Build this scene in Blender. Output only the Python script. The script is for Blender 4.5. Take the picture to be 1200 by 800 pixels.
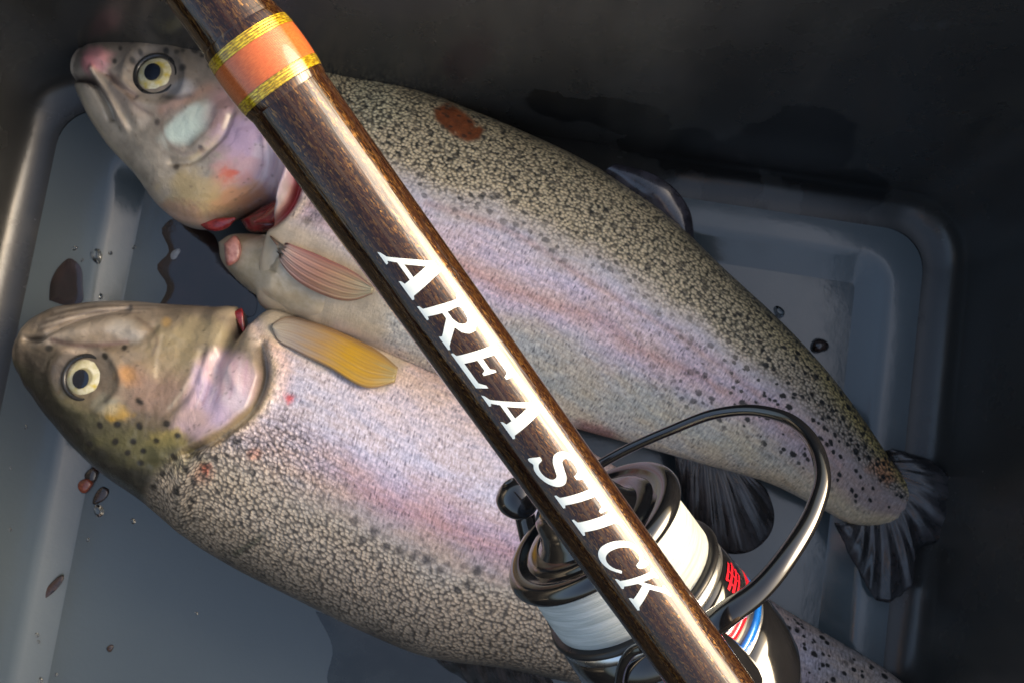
import bpy, bmesh, math, random
import numpy as np
from mathutils import Vector, Matrix, geometry
R = math.radians
random.seed(7); rng = np.random.default_rng(11)
for o in list(bpy.data.objects): bpy.data.objects.remove(o)
S = bpy.context.scene
COL = S.collection

# ------------------------------------------------------------------ camera
FPX = 1100.0; TILT = R(6.5); ROLL = R(8.5); DIST = 0.367
_r = np.array([1.0, 0, 0]); _u = np.array([0, math.cos(TILT), math.sin(TILT)]); FWD = np.array([0, math.sin(TILT), -math.cos(TILT)])
RT = _r*math.cos(ROLL) + _u*math.sin(ROLL)
UP = _u*math.cos(ROLL) - _r*math.sin(ROLL)
CAM = -FWD*DIST
cd = bpy.data.cameras.new('camera'); co = bpy.data.objects.new('camera', cd); COL.objects.link(co)
cd.sensor_width = 36.0; cd.lens = 36.0*FPX/1200.0
cd.clip_start = 0.005; cd.clip_end = 100
m = Matrix.Identity(4)
for i in range(3):
    m[i][0] = RT[i]; m[i][1] = UP[i]; m[i][2] = -FWD[i]; m[i][3] = CAM[i]
co.matrix_world = m
cd.dof.use_dof = True; cd.dof.focus_distance = 0.172; cd.dof.aperture_fstop = 80.0
S.camera = co

# ------------------------------------------------------------------ light
SUN_EL = R(19); SUN_AZ_IMG = math.atan2(0.16, 0.80)       # towards the upper right of the picture
sd = RT*math.cos(SUN_AZ_IMG) + UP*math.sin(SUN_AZ_IMG); sd[2] = 0; sd /= np.linalg.norm(sd)
sdir = Vector((sd[0]*math.cos(SUN_EL), sd[1]*math.cos(SUN_EL), math.sin(SUN_EL)))
w = bpy.data.worlds.new('World'); S.world = w; w.use_nodes = True
nt = w.node_tree; nt.nodes.clear()
sky = nt.nodes.new('ShaderNodeTexSky'); sky.sky_type = 'NISHITA'; sky.sun_disc = False
sky.sun_elevation = SUN_EL; sky.sun_rotation = math.atan2(sdir.x, sdir.y)
sky.air_density = 1.0; sky.dust_density = 10.0; sky.ozone_density = 0.4
bg = nt.nodes.new('ShaderNodeBackground'); bg.inputs['Strength'].default_value = 0.15
wo = nt.nodes.new('ShaderNodeOutputWorld')
nt.links.new(sky.outputs[0], bg.inputs[0]); nt.links.new(bg.outputs[0], wo.inputs[0])
sl = bpy.data.lights.new('sun', 'SUN'); sl.energy = 0.85; sl.angle = R(50); sl.color = (1.0, 0.95, 0.88)
so = bpy.data.objects.new('sun', sl); COL.objects.link(so)
so.rotation_euler = (-sdir).to_track_quat('-Z', 'Y').to_euler()
so.location = (0.3, 0.3, 1.0)
S.view_settings.view_transform = 'Standard'; S.view_settings.look = 'None'
S.view_settings.gamma = 1.0; S.view_settings.use_curve_mapping = False
S.view_settings.exposure = 1.68
S.render.engine = 'CYCLES'
S.cycles.use_denoising = True
S.cycles.max_bounces = 8; S.cycles.glossy_bounces = 4; S.cycles.transmission_bounces = 6; S.cycles.diffuse_bounces = 4

# ------------------------------------------------------------------ helpers
def ray(px, py):
    px = np.asarray(px, float); py = np.asarray(py, float)
    return ((px-600)/FPX)[..., None]*RT + ((400-py)/FPX)[..., None]*UP + FWD
def atz(px, py, z):                       # point over pixel at height z
    r = ray(px, py); k = (np.asarray(z) - CAM[2])/r[..., 2]
    return CAM + r*k[..., None]
def atd(px, py, d):                       # point over pixel at camera depth d
    return CAM + ray(px, py)*np.asarray(d, float)[..., None]
def proj(P):
    q = P - CAM; d = q@FWD
    return 600 + FPX*(q@RT)/d, 400 - FPX*(q@UP)/d
def catmull(pts, n):                      # pts (k,d) -> n samples, centripetal-ish uniform
    p = np.asarray(pts, float); k = len(p)
    seg = np.linalg.norm(np.diff(p[:, :2], axis=0), axis=1); seg = np.maximum(seg, 1e-9)
    t = np.concatenate([[0], np.cumsum(seg)])
    tt = np.linspace(0, t[-1], n)
    m_ = np.zeros_like(p)
    d = np.diff(p, axis=0)/seg[:, None]
    m_[1:-1] = (d[:-1]*seg[1:, None] + d[1:]*seg[:-1, None])/(seg[:-1]+seg[1:])[:, None]
    m_[0] = d[0]; m_[-1] = d[-1]
    i = np.clip(np.searchsorted(t, tt, 'right')-1, 0, k-2)
    h = seg[i][:, None]; x = ((tt-t[i])/seg[i])[:, None]
    return (2*x**3-3*x**2+1)*p[i] + (x**3-2*x**2+x)*h*m_[i] + (-2*x**3+3*x**2)*p[i+1] + (x**3-x**2)*h*m_[i+1]
def sstep(a, b, x):
    t = np.clip((x-a)/(b-a), 0, 1); return t*t*(3-2*t)
_tab = rng.random((256, 256))
def vnoise(x, y, sc, seed=0):
    x = np.asarray(x)/sc + seed*17.3; y = np.asarray(y)/sc + seed*9.7
    xi = np.floor(x).astype(int); yi = np.floor(y).astype(int); fx = x-xi; fy = y-yi
    fx = fx*fx*(3-2*fx); fy = fy*fy*(3-2*fy)
    a = _tab[xi % 256, yi % 256]; b = _tab[(xi+1) % 256, yi % 256]; c = _tab[xi % 256, (yi+1) % 256]; d = _tab[(xi+1) % 256, (yi+1) % 256]
    return (a*(1-fx)+b*fx)*(1-fy) + (c*(1-fx)+d*fx)*fy
def fbm(x, y, sc, seed=0):
    return (vnoise(x, y, sc, seed)+.5*vnoise(x, y, sc/2, seed+1)+.25*vnoise(x, y, sc/4, seed+2))/1.75
def segdist(x, y, pl):
    best = np.full(x.shape, 1e9); side = np.zeros(x.shape)
    for (x0, y0), (x1, y1) in zip(pl[:-1], pl[1:]):
        dx, dy = x1-x0, y1-y0; L2 = dx*dx+dy*dy+1e-9
        t = np.clip(((x-x0)*dx+(y-y0)*dy)/L2, 0, 1)
        d = np.hypot(x-x0-t*dx, y-y0-t*dy); s = dx*(y-y0)-dy*(x-x0)
        k = d < best; best = np.where(k, d, best); side = np.where(k, s, side)
    return best, side
def inpoly(x, y, pg):
    ins = np.zeros(x.shape, bool); n = len(pg)
    for i in range(n):
        x0, y0 = pg[i]; x1, y1 = pg[(i+1) % n]
        c = ((y0 > y) != (y1 > y)) & (x < (x1-x0)*(y-y0)/(y1-y0+1e-12)+x0)
        ins ^= c
    return ins
def polymask(x, y, pg, soft):
    d, _ = segdist(x, y, list(pg)+[pg[0]]); sgn = np.where(inpoly(x, y, pg), d, -d)
    return sstep(-soft, soft, sgn)
def smoothpl(pl, n=24): return [tuple(p) for p in catmull(np.array(pl, float), n)]

def mesh_obj(name, V, F, mat, parent=None, smooth=True):
    me = bpy.data.meshes.new(name); me.from_pydata([tuple(v) for v in V], [], [tuple(f) for f in F]); me.update()
    if smooth: me.polygons.foreach_set('use_smooth', [True]*len(me.polygons))
    o = bpy.data.objects.new(name, me); COL.objects.link(o)
    if mat: me.materials.append(mat)
    if parent: o.parent = parent
    return o
def grid_faces(nu, nv, wrap_v=False, wrap_u=False):
    F = []
    for i in range(nu if wrap_u else nu-1):
        for j in range(nv if wrap_v else nv-1):
            i2 = (i+1) % nu; j2 = (j+1) % nv
            F.append((i*nv+j, i2*nv+j, i2*nv+j2, i*nv+j2))
    return F
def grid_np(nu, nv, wrap_v):
    i = np.arange(nu-1)[:, None]; j = np.arange(nv if wrap_v else nv-1)[None, :]
    j2 = (j+1) % nv
    return np.stack([i*nv+j, i*nv+j2, (i+1)*nv+j2, (i+1)*nv+j], -1).reshape(-1, 4)
def big_mesh(name, V, F, mat, parent=None):
    me = bpy.data.meshes.new(name); nv, nf = len(V), len(F)
    me.vertices.add(nv); me.vertices.foreach_set('co', np.asarray(V, np.float32).ravel())
    me.loops.add(nf*4); me.loops.foreach_set('vertex_index', F.astype(np.int32).ravel())
    me.polygons.add(nf); me.polygons.foreach_set('loop_start', np.arange(0, nf*4, 4, dtype=np.int32))
    me.polygons.foreach_set('use_smooth', np.ones(nf, bool)); me.update(calc_edges=True); me.validate()
    me.materials.append(mat)
    o = bpy.data.objects.new(name, me); COL.objects.link(o); o.parent = parent
    return o
def attr(o, name, typ, data):
    a = o.data.attributes.new(name, typ, 'POINT')
    a.data.foreach_set('color' if typ == 'FLOAT_COLOR' else ('vector' if typ == 'FLOAT_VECTOR' else 'value'), np.asarray(data, np.float32).ravel())
def tag(o, label, cat, group=None, kind=None):
    o['label'] = label; o['category'] = cat
    if group: o['group'] = group
    if kind: o['kind'] = kind
    return o
def empty(name, loc):
    o = bpy.data.objects.new(name, None); COL.objects.link(o); o.location = Vector(loc); o.empty_display_size = 0.02
    return o
def adopt(parent):                        # keep world coordinates of child meshes built in world space
    bpy.context.view_layer.update()
    for c in list(COL.objects):
        if c.parent == parent: c.matrix_parent_inverse = parent.matrix_world.inverted()
def tube(P, rad, nseg=12, cap=True):      # P (n,3), rad (n,)
    P = np.asarray(P, float); n = len(P); rad = np.broadcast_to(np.asarray(rad, float), (n,))
    T = np.gradient(P, axis=0); T /= np.linalg.norm(T, axis=1)[:, None]
    ref = np.array([0.13, 0.31, 0.94]); N = ref - (ref@T[0])*T[0]; N /= np.linalg.norm(N)
    V = []
    for i in range(n):
        N = N - (N@T[i])*T[i]; N /= np.linalg.norm(N); B = np.cross(T[i], N)
        for k in range(nseg):
            a = 2*math.pi*k/nseg
            V.append(P[i] + rad[i]*(math.cos(a)*N + math.sin(a)*B))
    F = grid_faces(n, nseg, wrap_v=True)
    if cap: F += [tuple(range(nseg))[::-1], tuple((n-1)*nseg+k for k in range(nseg))]
    return V, F

# ------------------------------------------------------------------ material kit
class NT:
    def __init__(s, name):
        s.m = bpy.data.materials.new(name); s.m.use_nodes = True; s.t = s.m.node_tree; s.t.nodes.clear()
        s.out = s.n('ShaderNodeOutputMaterial'); s.p = s.n('ShaderNodeBsdfPrincipled'); s.l(s.p.outputs[0], s.out.inputs[0])
    def n(s, typ, **kw):
        x = s.t.nodes.new(typ)
        for k, v in kw.items(): setattr(x, k, v)
        return x
    def l(s, a, b): s.t.links.new(a, b)
    def set(s, **kw):
        for k, v in kw.items():
            i = s.p.inputs[k.replace('_', ' ')]
            if hasattr(v, 'is_linked') or hasattr(v, 'links'): s.l(v, i)
            else: i.default_value = v if not (isinstance(v, tuple) and len(v) == 3 and i.type == 'RGBA') else (*v, 1)
        return s
    def inp(s, sock, v):
        if hasattr(v, 'links'): s.l(v, sock)
        elif isinstance(v, tuple) and len(v) == 3 and sock.type == 'RGBA': sock.default_value = (*v, 1)
        else: sock.default_value = v
    def math(s, op, a, b=0.0, clamp=False):
        x = s.n('ShaderNodeMath', operation=op, use_clamp=clamp); s.inp(x.inputs[0], a); s.inp(x.inputs[1], b); return x.outputs[0]
    def mix(s, f, a, b, mode='MIX'):
        x = s.n('ShaderNodeMix', data_type='RGBA', blend_type=mode); s.inp(x.inputs[0], f); s.inp(x.inputs[6], a); s.inp(x.inputs[7], b); return x.outputs[2]
    def mapr(s, v, a, b, c=0.0, d=1.0, smooth=True):
        x = s.n('ShaderNodeMapRange'); x.interpolation_type = 'SMOOTHSTEP' if smooth else 'LINEAR'
        s.inp(x.inputs[0], v); s.inp(x.inputs[1], a); s.inp(x.inputs[2], b); s.inp(x.inputs[3], c); s.inp(x.inputs[4], d); return x.outputs[0]
    def attr(s, name):
        return s.n('ShaderNodeAttribute', attribute_name=name)
    def obj(s): return s.n('ShaderNodeTexCoord').outputs['Object']
    def geo(s): return s.n('ShaderNodeNewGeometry').outputs['Position']
    def mapping(s, v, sc, loc=(0, 0, 0), rot=(0, 0, 0)):
        x = s.n('ShaderNodeMapping'); s.l(v, x.inputs[0]); x.inputs['Scale'].default_value = sc; x.inputs['Location'].default_value = loc; x.inputs['Rotation'].default_value = rot; return x.outputs[0]
    def noise(s, v, sc, det=3, rough=.55, out=0):
        x = s.n('ShaderNodeTexNoise'); s.l(v, x.inputs['Vector']); x.inputs['Scale'].default_value = sc; x.inputs['Detail'].default_value = det; x.inputs['Roughness'].default_value = rough; return x.outputs[out]
    def voro(s, v, sc, rnd=1.0, feat='F1', dim='3D'):
        x = s.n('ShaderNodeTexVoronoi', feature=feat, voronoi_dimensions=dim); s.l(v, x.inputs['Vector']); x.inputs['Scale'].default_value = sc; x.inputs['Randomness'].default_value = rnd; return x
    def bump(s, h, strength, dist, prev=None):
        x = s.n('ShaderNodeBump'); s.l(h, x.inputs['Height']); s.inp(x.inputs['Strength'], strength); x.inputs['Distance'].default_value = dist
        if prev is not None: s.l(prev, x.inputs['Normal'])
        return x.outputs[0]
    def sep(s, c):
        x = s.n('ShaderNodeSeparateColor'); s.l(c, x.inputs[0]); return x.outputs
def simple(name, col, rough, metal=0.0, coat=0.0, spec=.5, var=0.12, nsc=180.0, bump=0.0):
    k = NT(name); g = k.obj(); n = k.noise(g, nsc, 4)
    k.set(Base_Color=k.mix(n, tuple(c*(1-var*2) for c in col), tuple(min(1, c*(1+var*2)) for c in col)),
          Roughness=k.mapr(n, .2, .8, max(.02, rough*.8), min(1, rough*1.2)), Metallic=metal, Coat_Weight=coat, Coat_Roughness=.06, Specular_IOR_Level=spec)
    if bump: k.set(Normal=k.bump(n, bump, .0004))
    return k.m

# ------------------------------------------------------------------ the fish bin
H = 0.165; ZL = 0.006
XL = atz(43, 280, ZL)[0]-.001; XR = atz(1074, 420, ZL)[0]; YF = atz(930, 248, ZL)[1]; YN = YF - 0.30
def rrect(x0, x1, y0, y1, r, z, na=8, ns=10):
    P = []
    cs = [((x1-r, y1-r), 0), ((x0+r, y1-r), 90), ((x0+r, y0+r), 180), ((x1-r, y0+r), 270)]
    for q, ((cx, cy), a0) in enumerate(cs):
        for k in range(na+1):
            a = R(a0 + 90*k/na); P.append((cx+r*math.cos(a), cy+r*math.sin(a), z))
        ex, ey = P[-1][:2]; (nx, ny), na0 = cs[(q+1) % 4]
        nx += r*math.cos(R(na0)); ny += r*math.sin(R(na0))
        for k in range(1, ns): P.append((ex+(nx-ex)*k/ns, ey+(ny-ey)*k/ns, z))
    return P
def loft(rings, capfirst=False):
    n = len(rings[0]); V = [p for r_ in rings for p in r_]; F = []
    for i in range(len(rings)-1):
        for j in range(n):
            j2 = (j+1) % n; F.append((i*n+j, i*n+j2, (i+1)*n+j2, (i+1)*n+j))
    if capfirst:                          # flat centre: its own ring of vertices so that it shades flat
        V += list(rings[0]); b_ = len(rings)*n; F.append(tuple(range(b_, b_+n)))
    return V, F
def up_normals(o, up=True):
    bm = bmesh.new(); bm.from_mesh(o.data)
    for f in bm.faces:
        f.normal_update()
        if (f.normal.z < 0) == up: f.normal_flip()
    bm.to_mesh(o.data); bm.free()
FR = .013
_o0 = FR*math.sin(R(82))-.001; _z0 = ZL+FR*(1-math.cos(R(82)))
def wallpt(px, py):                       # where a pixel's ray meets the far wall
    r_ = ray(px, py); t7 = math.tan(R(7)); k_ = (YF+_o0-_z0*t7 - CAM[1] + CAM[2]*t7)/(r_[1]-r_[2]*t7); return CAM+r_*k_
WALL_BLOTCHES = [(672, 128, .016, .010), (735, 135, .020, .014), (800, 175, .022, .016), (850, 205, .012, .012), (930, 170, .022, .026), (985, 215, .018, .014)]
def plastic(name, wall=False):
    k = NT(name); g = k.geo()
    big = k.noise(g, 9.0, 3, .6); mid = k.noise(k.mapping(g, (1, 1, 1)), 60, 4, .6); fine = k.noise(g, 900, 2)
    base = k.mix(big, (.070, .090, .098), (.108, .130, .138)) if not wall else k.mix(big, (.022, .0225, .022), (.040, .039, .036))  # paler, bluer floor copy has sky reflection painted into its base colour
    # dried water marks and scuffs
    scuff = k.mapr(k.noise(k.mapping(g, (40, 260, 40), rot=(0, 0, .5)), 1.0, 5, .7), .62, .78, 0, .35)
    base = k.mix(scuff, base, (.075, .08, .085))
    film = k.mapr(k.noise(g, 26, 5, .62), .45, .7)
    rough = k.mapr(film, 0, 1, .13, .24)
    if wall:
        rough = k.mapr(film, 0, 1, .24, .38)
        # darker patches on the far wall, with ragged edges
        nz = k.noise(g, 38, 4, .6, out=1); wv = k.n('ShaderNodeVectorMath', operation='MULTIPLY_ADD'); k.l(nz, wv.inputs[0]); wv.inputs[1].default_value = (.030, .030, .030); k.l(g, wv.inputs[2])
        blotch = None
        for (px_, py_, rx_, rz_) in WALL_BLOTCHES:
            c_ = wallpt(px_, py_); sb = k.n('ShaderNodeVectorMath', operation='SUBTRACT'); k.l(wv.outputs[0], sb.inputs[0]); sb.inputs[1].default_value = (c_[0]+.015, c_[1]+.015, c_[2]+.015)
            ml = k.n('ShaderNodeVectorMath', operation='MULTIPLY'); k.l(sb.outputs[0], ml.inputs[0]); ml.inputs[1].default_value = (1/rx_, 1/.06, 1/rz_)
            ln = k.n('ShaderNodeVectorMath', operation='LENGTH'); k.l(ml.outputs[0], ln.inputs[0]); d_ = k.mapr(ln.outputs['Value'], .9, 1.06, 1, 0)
            blotch = d_ if blotch is None else k.math('MAXIMUM', blotch, d_)
        base = k.mix(k.math('MULTIPLY', blotch, .8), base, (.008, .008, .008)); rough = k.mapr(blotch, 0, 1, rough, .26)
        pale_mottle = k.mapr(k.noise(k.mapping(g, (14, 14, 5)), 1.0, 4, .6), .5, .75, 0, .5); base = k.mix(pale_mottle, base, (.105, .098, .082))  # paler warm mottling from noise stretched up the walls
    k.set(Base_Color=base, Roughness=rough, Specular_IOR_Level=.85 if not wall else .55)
    k.set(Normal=k.bump(fine, .18, .00012, k.bump(mid, .25, .0006)))
    return k.m
M_floor = plastic('black_plastic_floor_sky_tint'); M_wall = plastic('black_plastic_wall', True)
bin_o = tag(empty('fish_bin', (0, (YF+YN)/2, -.004)), 'dark grey moulded plastic bin with recessed floor panel holding two trout', 'bin')
rL, rRt, rF, rN = .024, .0125, .0115, .022           # ledge widths
ix0, ix1, iy0, iy1 = XL+rL, XR-rRt, YN+rN, YF-rF
sw = .012
rings = [rrect(ix0+sw, ix1-sw, iy0+sw, iy1-sw, .002, 0.0)]
rings += [rrect(ix0+sw-.0012, ix1-sw+.0012, iy0+sw-.0012, iy1-sw+.0012, .0025, .0004)]
rings += [rrect(ix0+.003, ix1-.003, iy0+.003, iy1-.003, .012, ZL-.0016)]
rings += [rrect(ix0+.001, ix1-.001, iy0+.001, iy1-.001, .013, ZL-.0004)]
rings += [rrect(ix0-.0012, ix1+.0012, iy0-.0012, iy1+.0012, .014, ZL)]
rings += [rrect(XL+.001, XR-.001, YN+.001, YF-.001, .016, ZL)]
V, F = loft(rings, True); fp = mesh_obj('floor_panel', V, F, M_floor, bin_o); up_normals(fp)
def off(o_, z): return rrect(XL-o_, XR+o_, YN-o_, YF+o_, .016+o_*.9, z, 12, 10)
rings = []
for k in range(0, 9):
    a = R(82)*k/8; rings.append(off(FR*math.sin(a)-.001, ZL+FR*(1-math.cos(a))))
o0 = rings and FR*math.sin(R(82))-.001; z0 = ZL+FR*(1-math.cos(R(82)))
for k in range(1, 13):
    f = k/12; rings.append(off(o0 + (H-z0)*f*math.tan(R(7)), z0+(H-z0)*f))
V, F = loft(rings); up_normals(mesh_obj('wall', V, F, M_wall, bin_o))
ot = o0 + (H-z0)*math.tan(R(7))
rings = [off(ot+a, H+b) for a, b in ((.0, .0), (.0006, .0022), (.003, .004), (.010, .004), (.013, .002), (.013, -.010), (.011, -.011), (.0045, -.011))]
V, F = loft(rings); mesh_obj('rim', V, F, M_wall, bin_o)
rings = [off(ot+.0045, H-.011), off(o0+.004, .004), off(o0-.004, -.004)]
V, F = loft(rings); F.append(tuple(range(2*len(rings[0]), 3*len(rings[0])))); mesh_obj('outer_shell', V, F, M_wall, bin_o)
adopt(bin_o)

# ------------------------------------------------------------------ trout
def fish_material(name, bead_mm, dark, contrast=1.0, rnd=.7, gmin=.45):
    k = NT(name); A = k.attr('fuv').outputs['Vector']; C = k.attr('col').outputs['Color']; Mk = k.sep(k.attr('msk').outputs['Color'])
    bs, ss, hs = Mk[0], Mk[1], Mk[2]
    warp = k.n('ShaderNodeVectorMath', operation='MULTIPLY_ADD'); nz = k.noise(A, .22, 2, out=1); k.l(nz, warp.inputs[0]); warp.inputs[1].default_value = (1.4, 1.4, 0); k.l(A, warp.inputs[2])
    uv = k.mapping(warp.outputs[0], (1.0/bead_mm*.82, 1.0/bead_mm, 0.0))
    v = k.voro(uv, 1.0, rnd, dim='2D'); cell = k.sep(v.outputs['Color'])
    bead = k.mapr(v.outputs['Distance'], .18, .70, 1, 0)
    br = k.mapr(k.math('ADD', k.math('MULTIPLY', cell[0], .7), k.math('MULTIPLY', bead, .45)), 0, 1.1, .42, 1.4, False)
    comb = k.n('ShaderNodeCombineColor'); [k.l(br, comb.inputs[i]) for i in range(3)]
    lit = k.mix(1.0, C, comb.outputs[0], 'MULTIPLY')
    gapm = k.mapr(k.noise(A, .42, 3, .65), .36, .62, gmin, 1.0)
    gapf = k.math('MULTIPLY', k.math('MULTIPLY', k.math('SUBTRACT', 1.0, bead), bs, True), gapm, True)
    col = k.mix(k.math('MULTIPLY', bs, .8), C, lit)
    col = k.mix(k.math('MULTIPLY', gapf, contrast, True), col, dark)
    # fine rows of flank scales
    uv2 = k.mapping(warp.outputs[0], (.52, .78, 0.0)); v2 = k.voro(uv2, 1.0, .45, dim='2D'); c2 = k.sep(v2.outputs['Color'])
    st_ = k.noise(k.mapping(warp.outputs[0], (1.3, .42, 1)), 1.0, 4, .7)
    sc = k.math('MULTIPLY', k.mapr(v2.outputs['Distance'], .2, .7, 1.04, .84), k.mapr(st_, .3, .7, .62, 1.28))
    comb2 = k.n('ShaderNodeCombineColor'); sc3 = k.math('MULTIPLY', sc, k.mapr(c2[1], 0, 1, .9, 1.1, False)); [k.l(sc3, comb2.inputs[i]) for i in range(3)]
    col = k.mix(hs, col, k.mix(1.0, col, comb2.outputs[0], 'MULTIPLY'))
    # iridescence of the flank
    ir = k.noise(k.mapping(A, (.05, .16, 1)), 1.0, 4, .6)
    irs = k.mix(k.mapr(ir, .35, .65), (.43, .46, .58), (.58, .49, .45))
    col = k.mix(k.math('MULTIPLY', hs, .6), col, k.mix(1.0, col, irs, 'OVERLAY'))
    tk = k.voro(k.mapping(warp.outputs[0], (.85, .36, 0), (7.3, 2.1, 0)), 1.0, 1.0, dim='2D'); tc = k.sep(tk.outputs['Color'])
    tick = k.math('MULTIPLY', k.mapr(tk.outputs['Distance'], .16, .34, 1, 0), k.mapr(tc[0], .45, .9, 0, .75))
    col = k.mix(k.math('MULTIPLY', tick, hs), col, k.mix(1.0, col, (.34, .34, .38), 'MULTIPLY'))
    # black spots
    for scs, thr, rad, seed in ((4.6, .52, .30, 0.0), (3.1, .62, .33, 31.7)):
        uv3 = k.mapping(warp.outputs[0], (.9/scs, 1.15/scs, 0), (seed, seed*.7, 0)); v3 = k.voro(uv3, 1.0, 1.0, dim='2D'); c3 = k.sep(v3.outputs['Color'])
        on = k.mapr(c3[0], thr, thr+.05); rr = k.mapr(c3[1], 0, 1, rad*.55, rad, False)
        edge = k.math('ADD', v3.outputs['Distance'], k.math('MULTIPLY', k.math('SUBTRACT', k.noise(A, 1.3, 2), .5), .22))
        sp = k.math('MULTIPLY', k.math('LESS_THAN', edge, rr), on); sp = k.math('MULTIPLY', k.mapr(k.math('SUBTRACT', rr, edge), -.05, .09), on)
        col = k.mix(k.math('MULTIPLY', sp, ss, True), col, (.022, .021, .02))
    h = k.math('ADD', k.math('MULTIPLY', bead, bs), k.math('MULTIPLY', k.mapr(v2.outputs['Distance'], .1, .7, 1, 0), k.math('MULTIPLY', hs, .22)))
    slime = k.noise(A, .12, 4, .6)
    k.set(Base_Color=col, Roughness=k.mapr(slime, .3, .7, .32, .5), Specular_IOR_Level=.42, Coat_Weight=k.mapr(k.math('MAXIMUM', bs, hs), 0, 1, .6, .15), Coat_Roughness=.12,
          Sheen_Weight=.0, Normal=k.bump(k.noise(A, .8, 4, .65), .42, .0007, k.bump(h, .6, .0005)))
    return k.m

def paint_blob(C, x, y, cx, cy, rx, ry, ang, col, st, soft=.5, ns=0.0):
    a = R(ang); dx = x-cx; dy = y-cy
    u = (dx*math.cos(a)+dy*math.sin(a))/rx; v = (-dx*math.sin(a)+dy*math.cos(a))/ry
    d = np.hypot(u, v) + ns*1.5*(fbm(x, y, min(14, .9*min(rx, ry)), 3)-.5)
    wgt = st*(1-sstep(1-soft, 1+soft, d))
    C[:] = C*(1-wgt[:, None]) + np.array(col)*wgt[:, None]
def paint_line(C, x, y, pl, wd, col, st, n=24):
    d, _ = segdist(x, y, smoothpl(pl, n)); wgt = st*np.exp(-(d/wd)**2)
    C[:] = C*(1-wgt[:, None]) + np.array(col)*wgt[:, None]
def paint_poly(C, x, y, pg, soft, col, st):
    wgt = st*polymask(x, y, pg, soft)
    C[:] = C*(1-wgt[:, None]) + np.array(col)*wgt[:, None]

def build_fish(name, stations, NS, NT_, NB, paint, relief, mat, parent):
    """stations: (back_px, back_py, belly_px, belly_py, half_thickness_mm, mid_height_mm)"""
    st = np.array(stations, float)
    Bk = atz(st[:, 0], st[:, 1], st[:, 5]/1000); Be = atz(st[:, 2], st[:, 3], st[:, 5]/1000)
    mid = (Bk+Be)/2
    data = np.concatenate([mid[:, :2], Bk, Be, st[:, 4:5]/1000], 1)
    D = catmull(data, NS); Bk = D[:, 2:5]; Be = D[:, 5:8]; b = np.maximum(D[:, 8], .0004); Cn = (Bk+Be)/2; dv = (Bk-Be)/2
    th = np.concatenate([np.linspace(0, math.pi, NT_, endpoint=False), np.linspace(math.pi, 2*math.pi, NB, endpoint=False)])
    nv = len(th); ct, stn = np.cos(th), np.sin(th)
    sz = np.sign(stn)*np.abs(stn)**.86
    V = Cn[:, None, :] + dv[:, None, :]*ct[None, :, None]
    V[:, :, 2] += b[:, None]*sz[None, :]
    dep = np.linalg.norm(dv, axis=1)
    ucoord = np.concatenate([[0], np.cumsum(np.linalg.norm(np.diff(Cn[:, :2], axis=0), axis=1))])*1000
    # arc length round the section
    e = np.linalg.norm(np.diff(np.concatenate([V, V[:, :1]], 1), axis=1), axis=2)
    vc = np.concatenate([np.zeros((NS, 1)), np.cumsum(e, 1)[:, :-1]], 1)*1000
    vc = vc - (vc[:, NT_//2])[:, None]
    U = np.repeat(ucoord[:, None], nv, 1)
    P = V.reshape(-1, 3); s = np.repeat(np.linspace(0, 1, NS)[:, None], nv, 1).ravel()
    t = ((1-ct)/2)[None, :].repeat(NS, 0).ravel(); top = (stn > 0)[None, :].repeat(NS, 0).ravel(); wz = np.clip(stn, 0, 1)[None, :].repeat(NS, 0).ravel()
    x, y = proj(P)
    C, Mk = paint(x, y, s, t, U.ravel(), vc.ravel())
    dz = relief(x, y, s, t)*np.minimum(1, wz*2.5)
    P = P.copy(); nrm_in = np.clip(stn, 0, 1)[None, :].repeat(NS, 0).ravel()
    P[:, 2] += dz/1000
    o = big_mesh(name, P, grid_np(NS, nv, True), mat, parent)
    attr(o, 'col', 'FLOAT_COLOR', np.concatenate([C, np.ones((len(C), 1))], 1))
    attr(o, 'msk', 'FLOAT_COLOR', np.concatenate([Mk, np.ones((len(C), 1))], 1))
    attr(o, 'fuv', 'FLOAT_VECTOR', np.stack([U.ravel(), vc.ravel(), 0*s], 1))
    tp = P[top]; tx, ty = proj(tp)
    def surf(px, py):                     # point of the upper skin seen at a photo pixel
        i = np.argmin((tx-px)**2+(ty-py)**2); return tp[i]
    def normal(px, py, e=6):
        a = surf(px+e, py)-surf(px-e, py); c = surf(px, py-e)-surf(px, py+e); n = np.cross(a, c); return n/np.linalg.norm(n)
    return o, surf, normal

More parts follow.
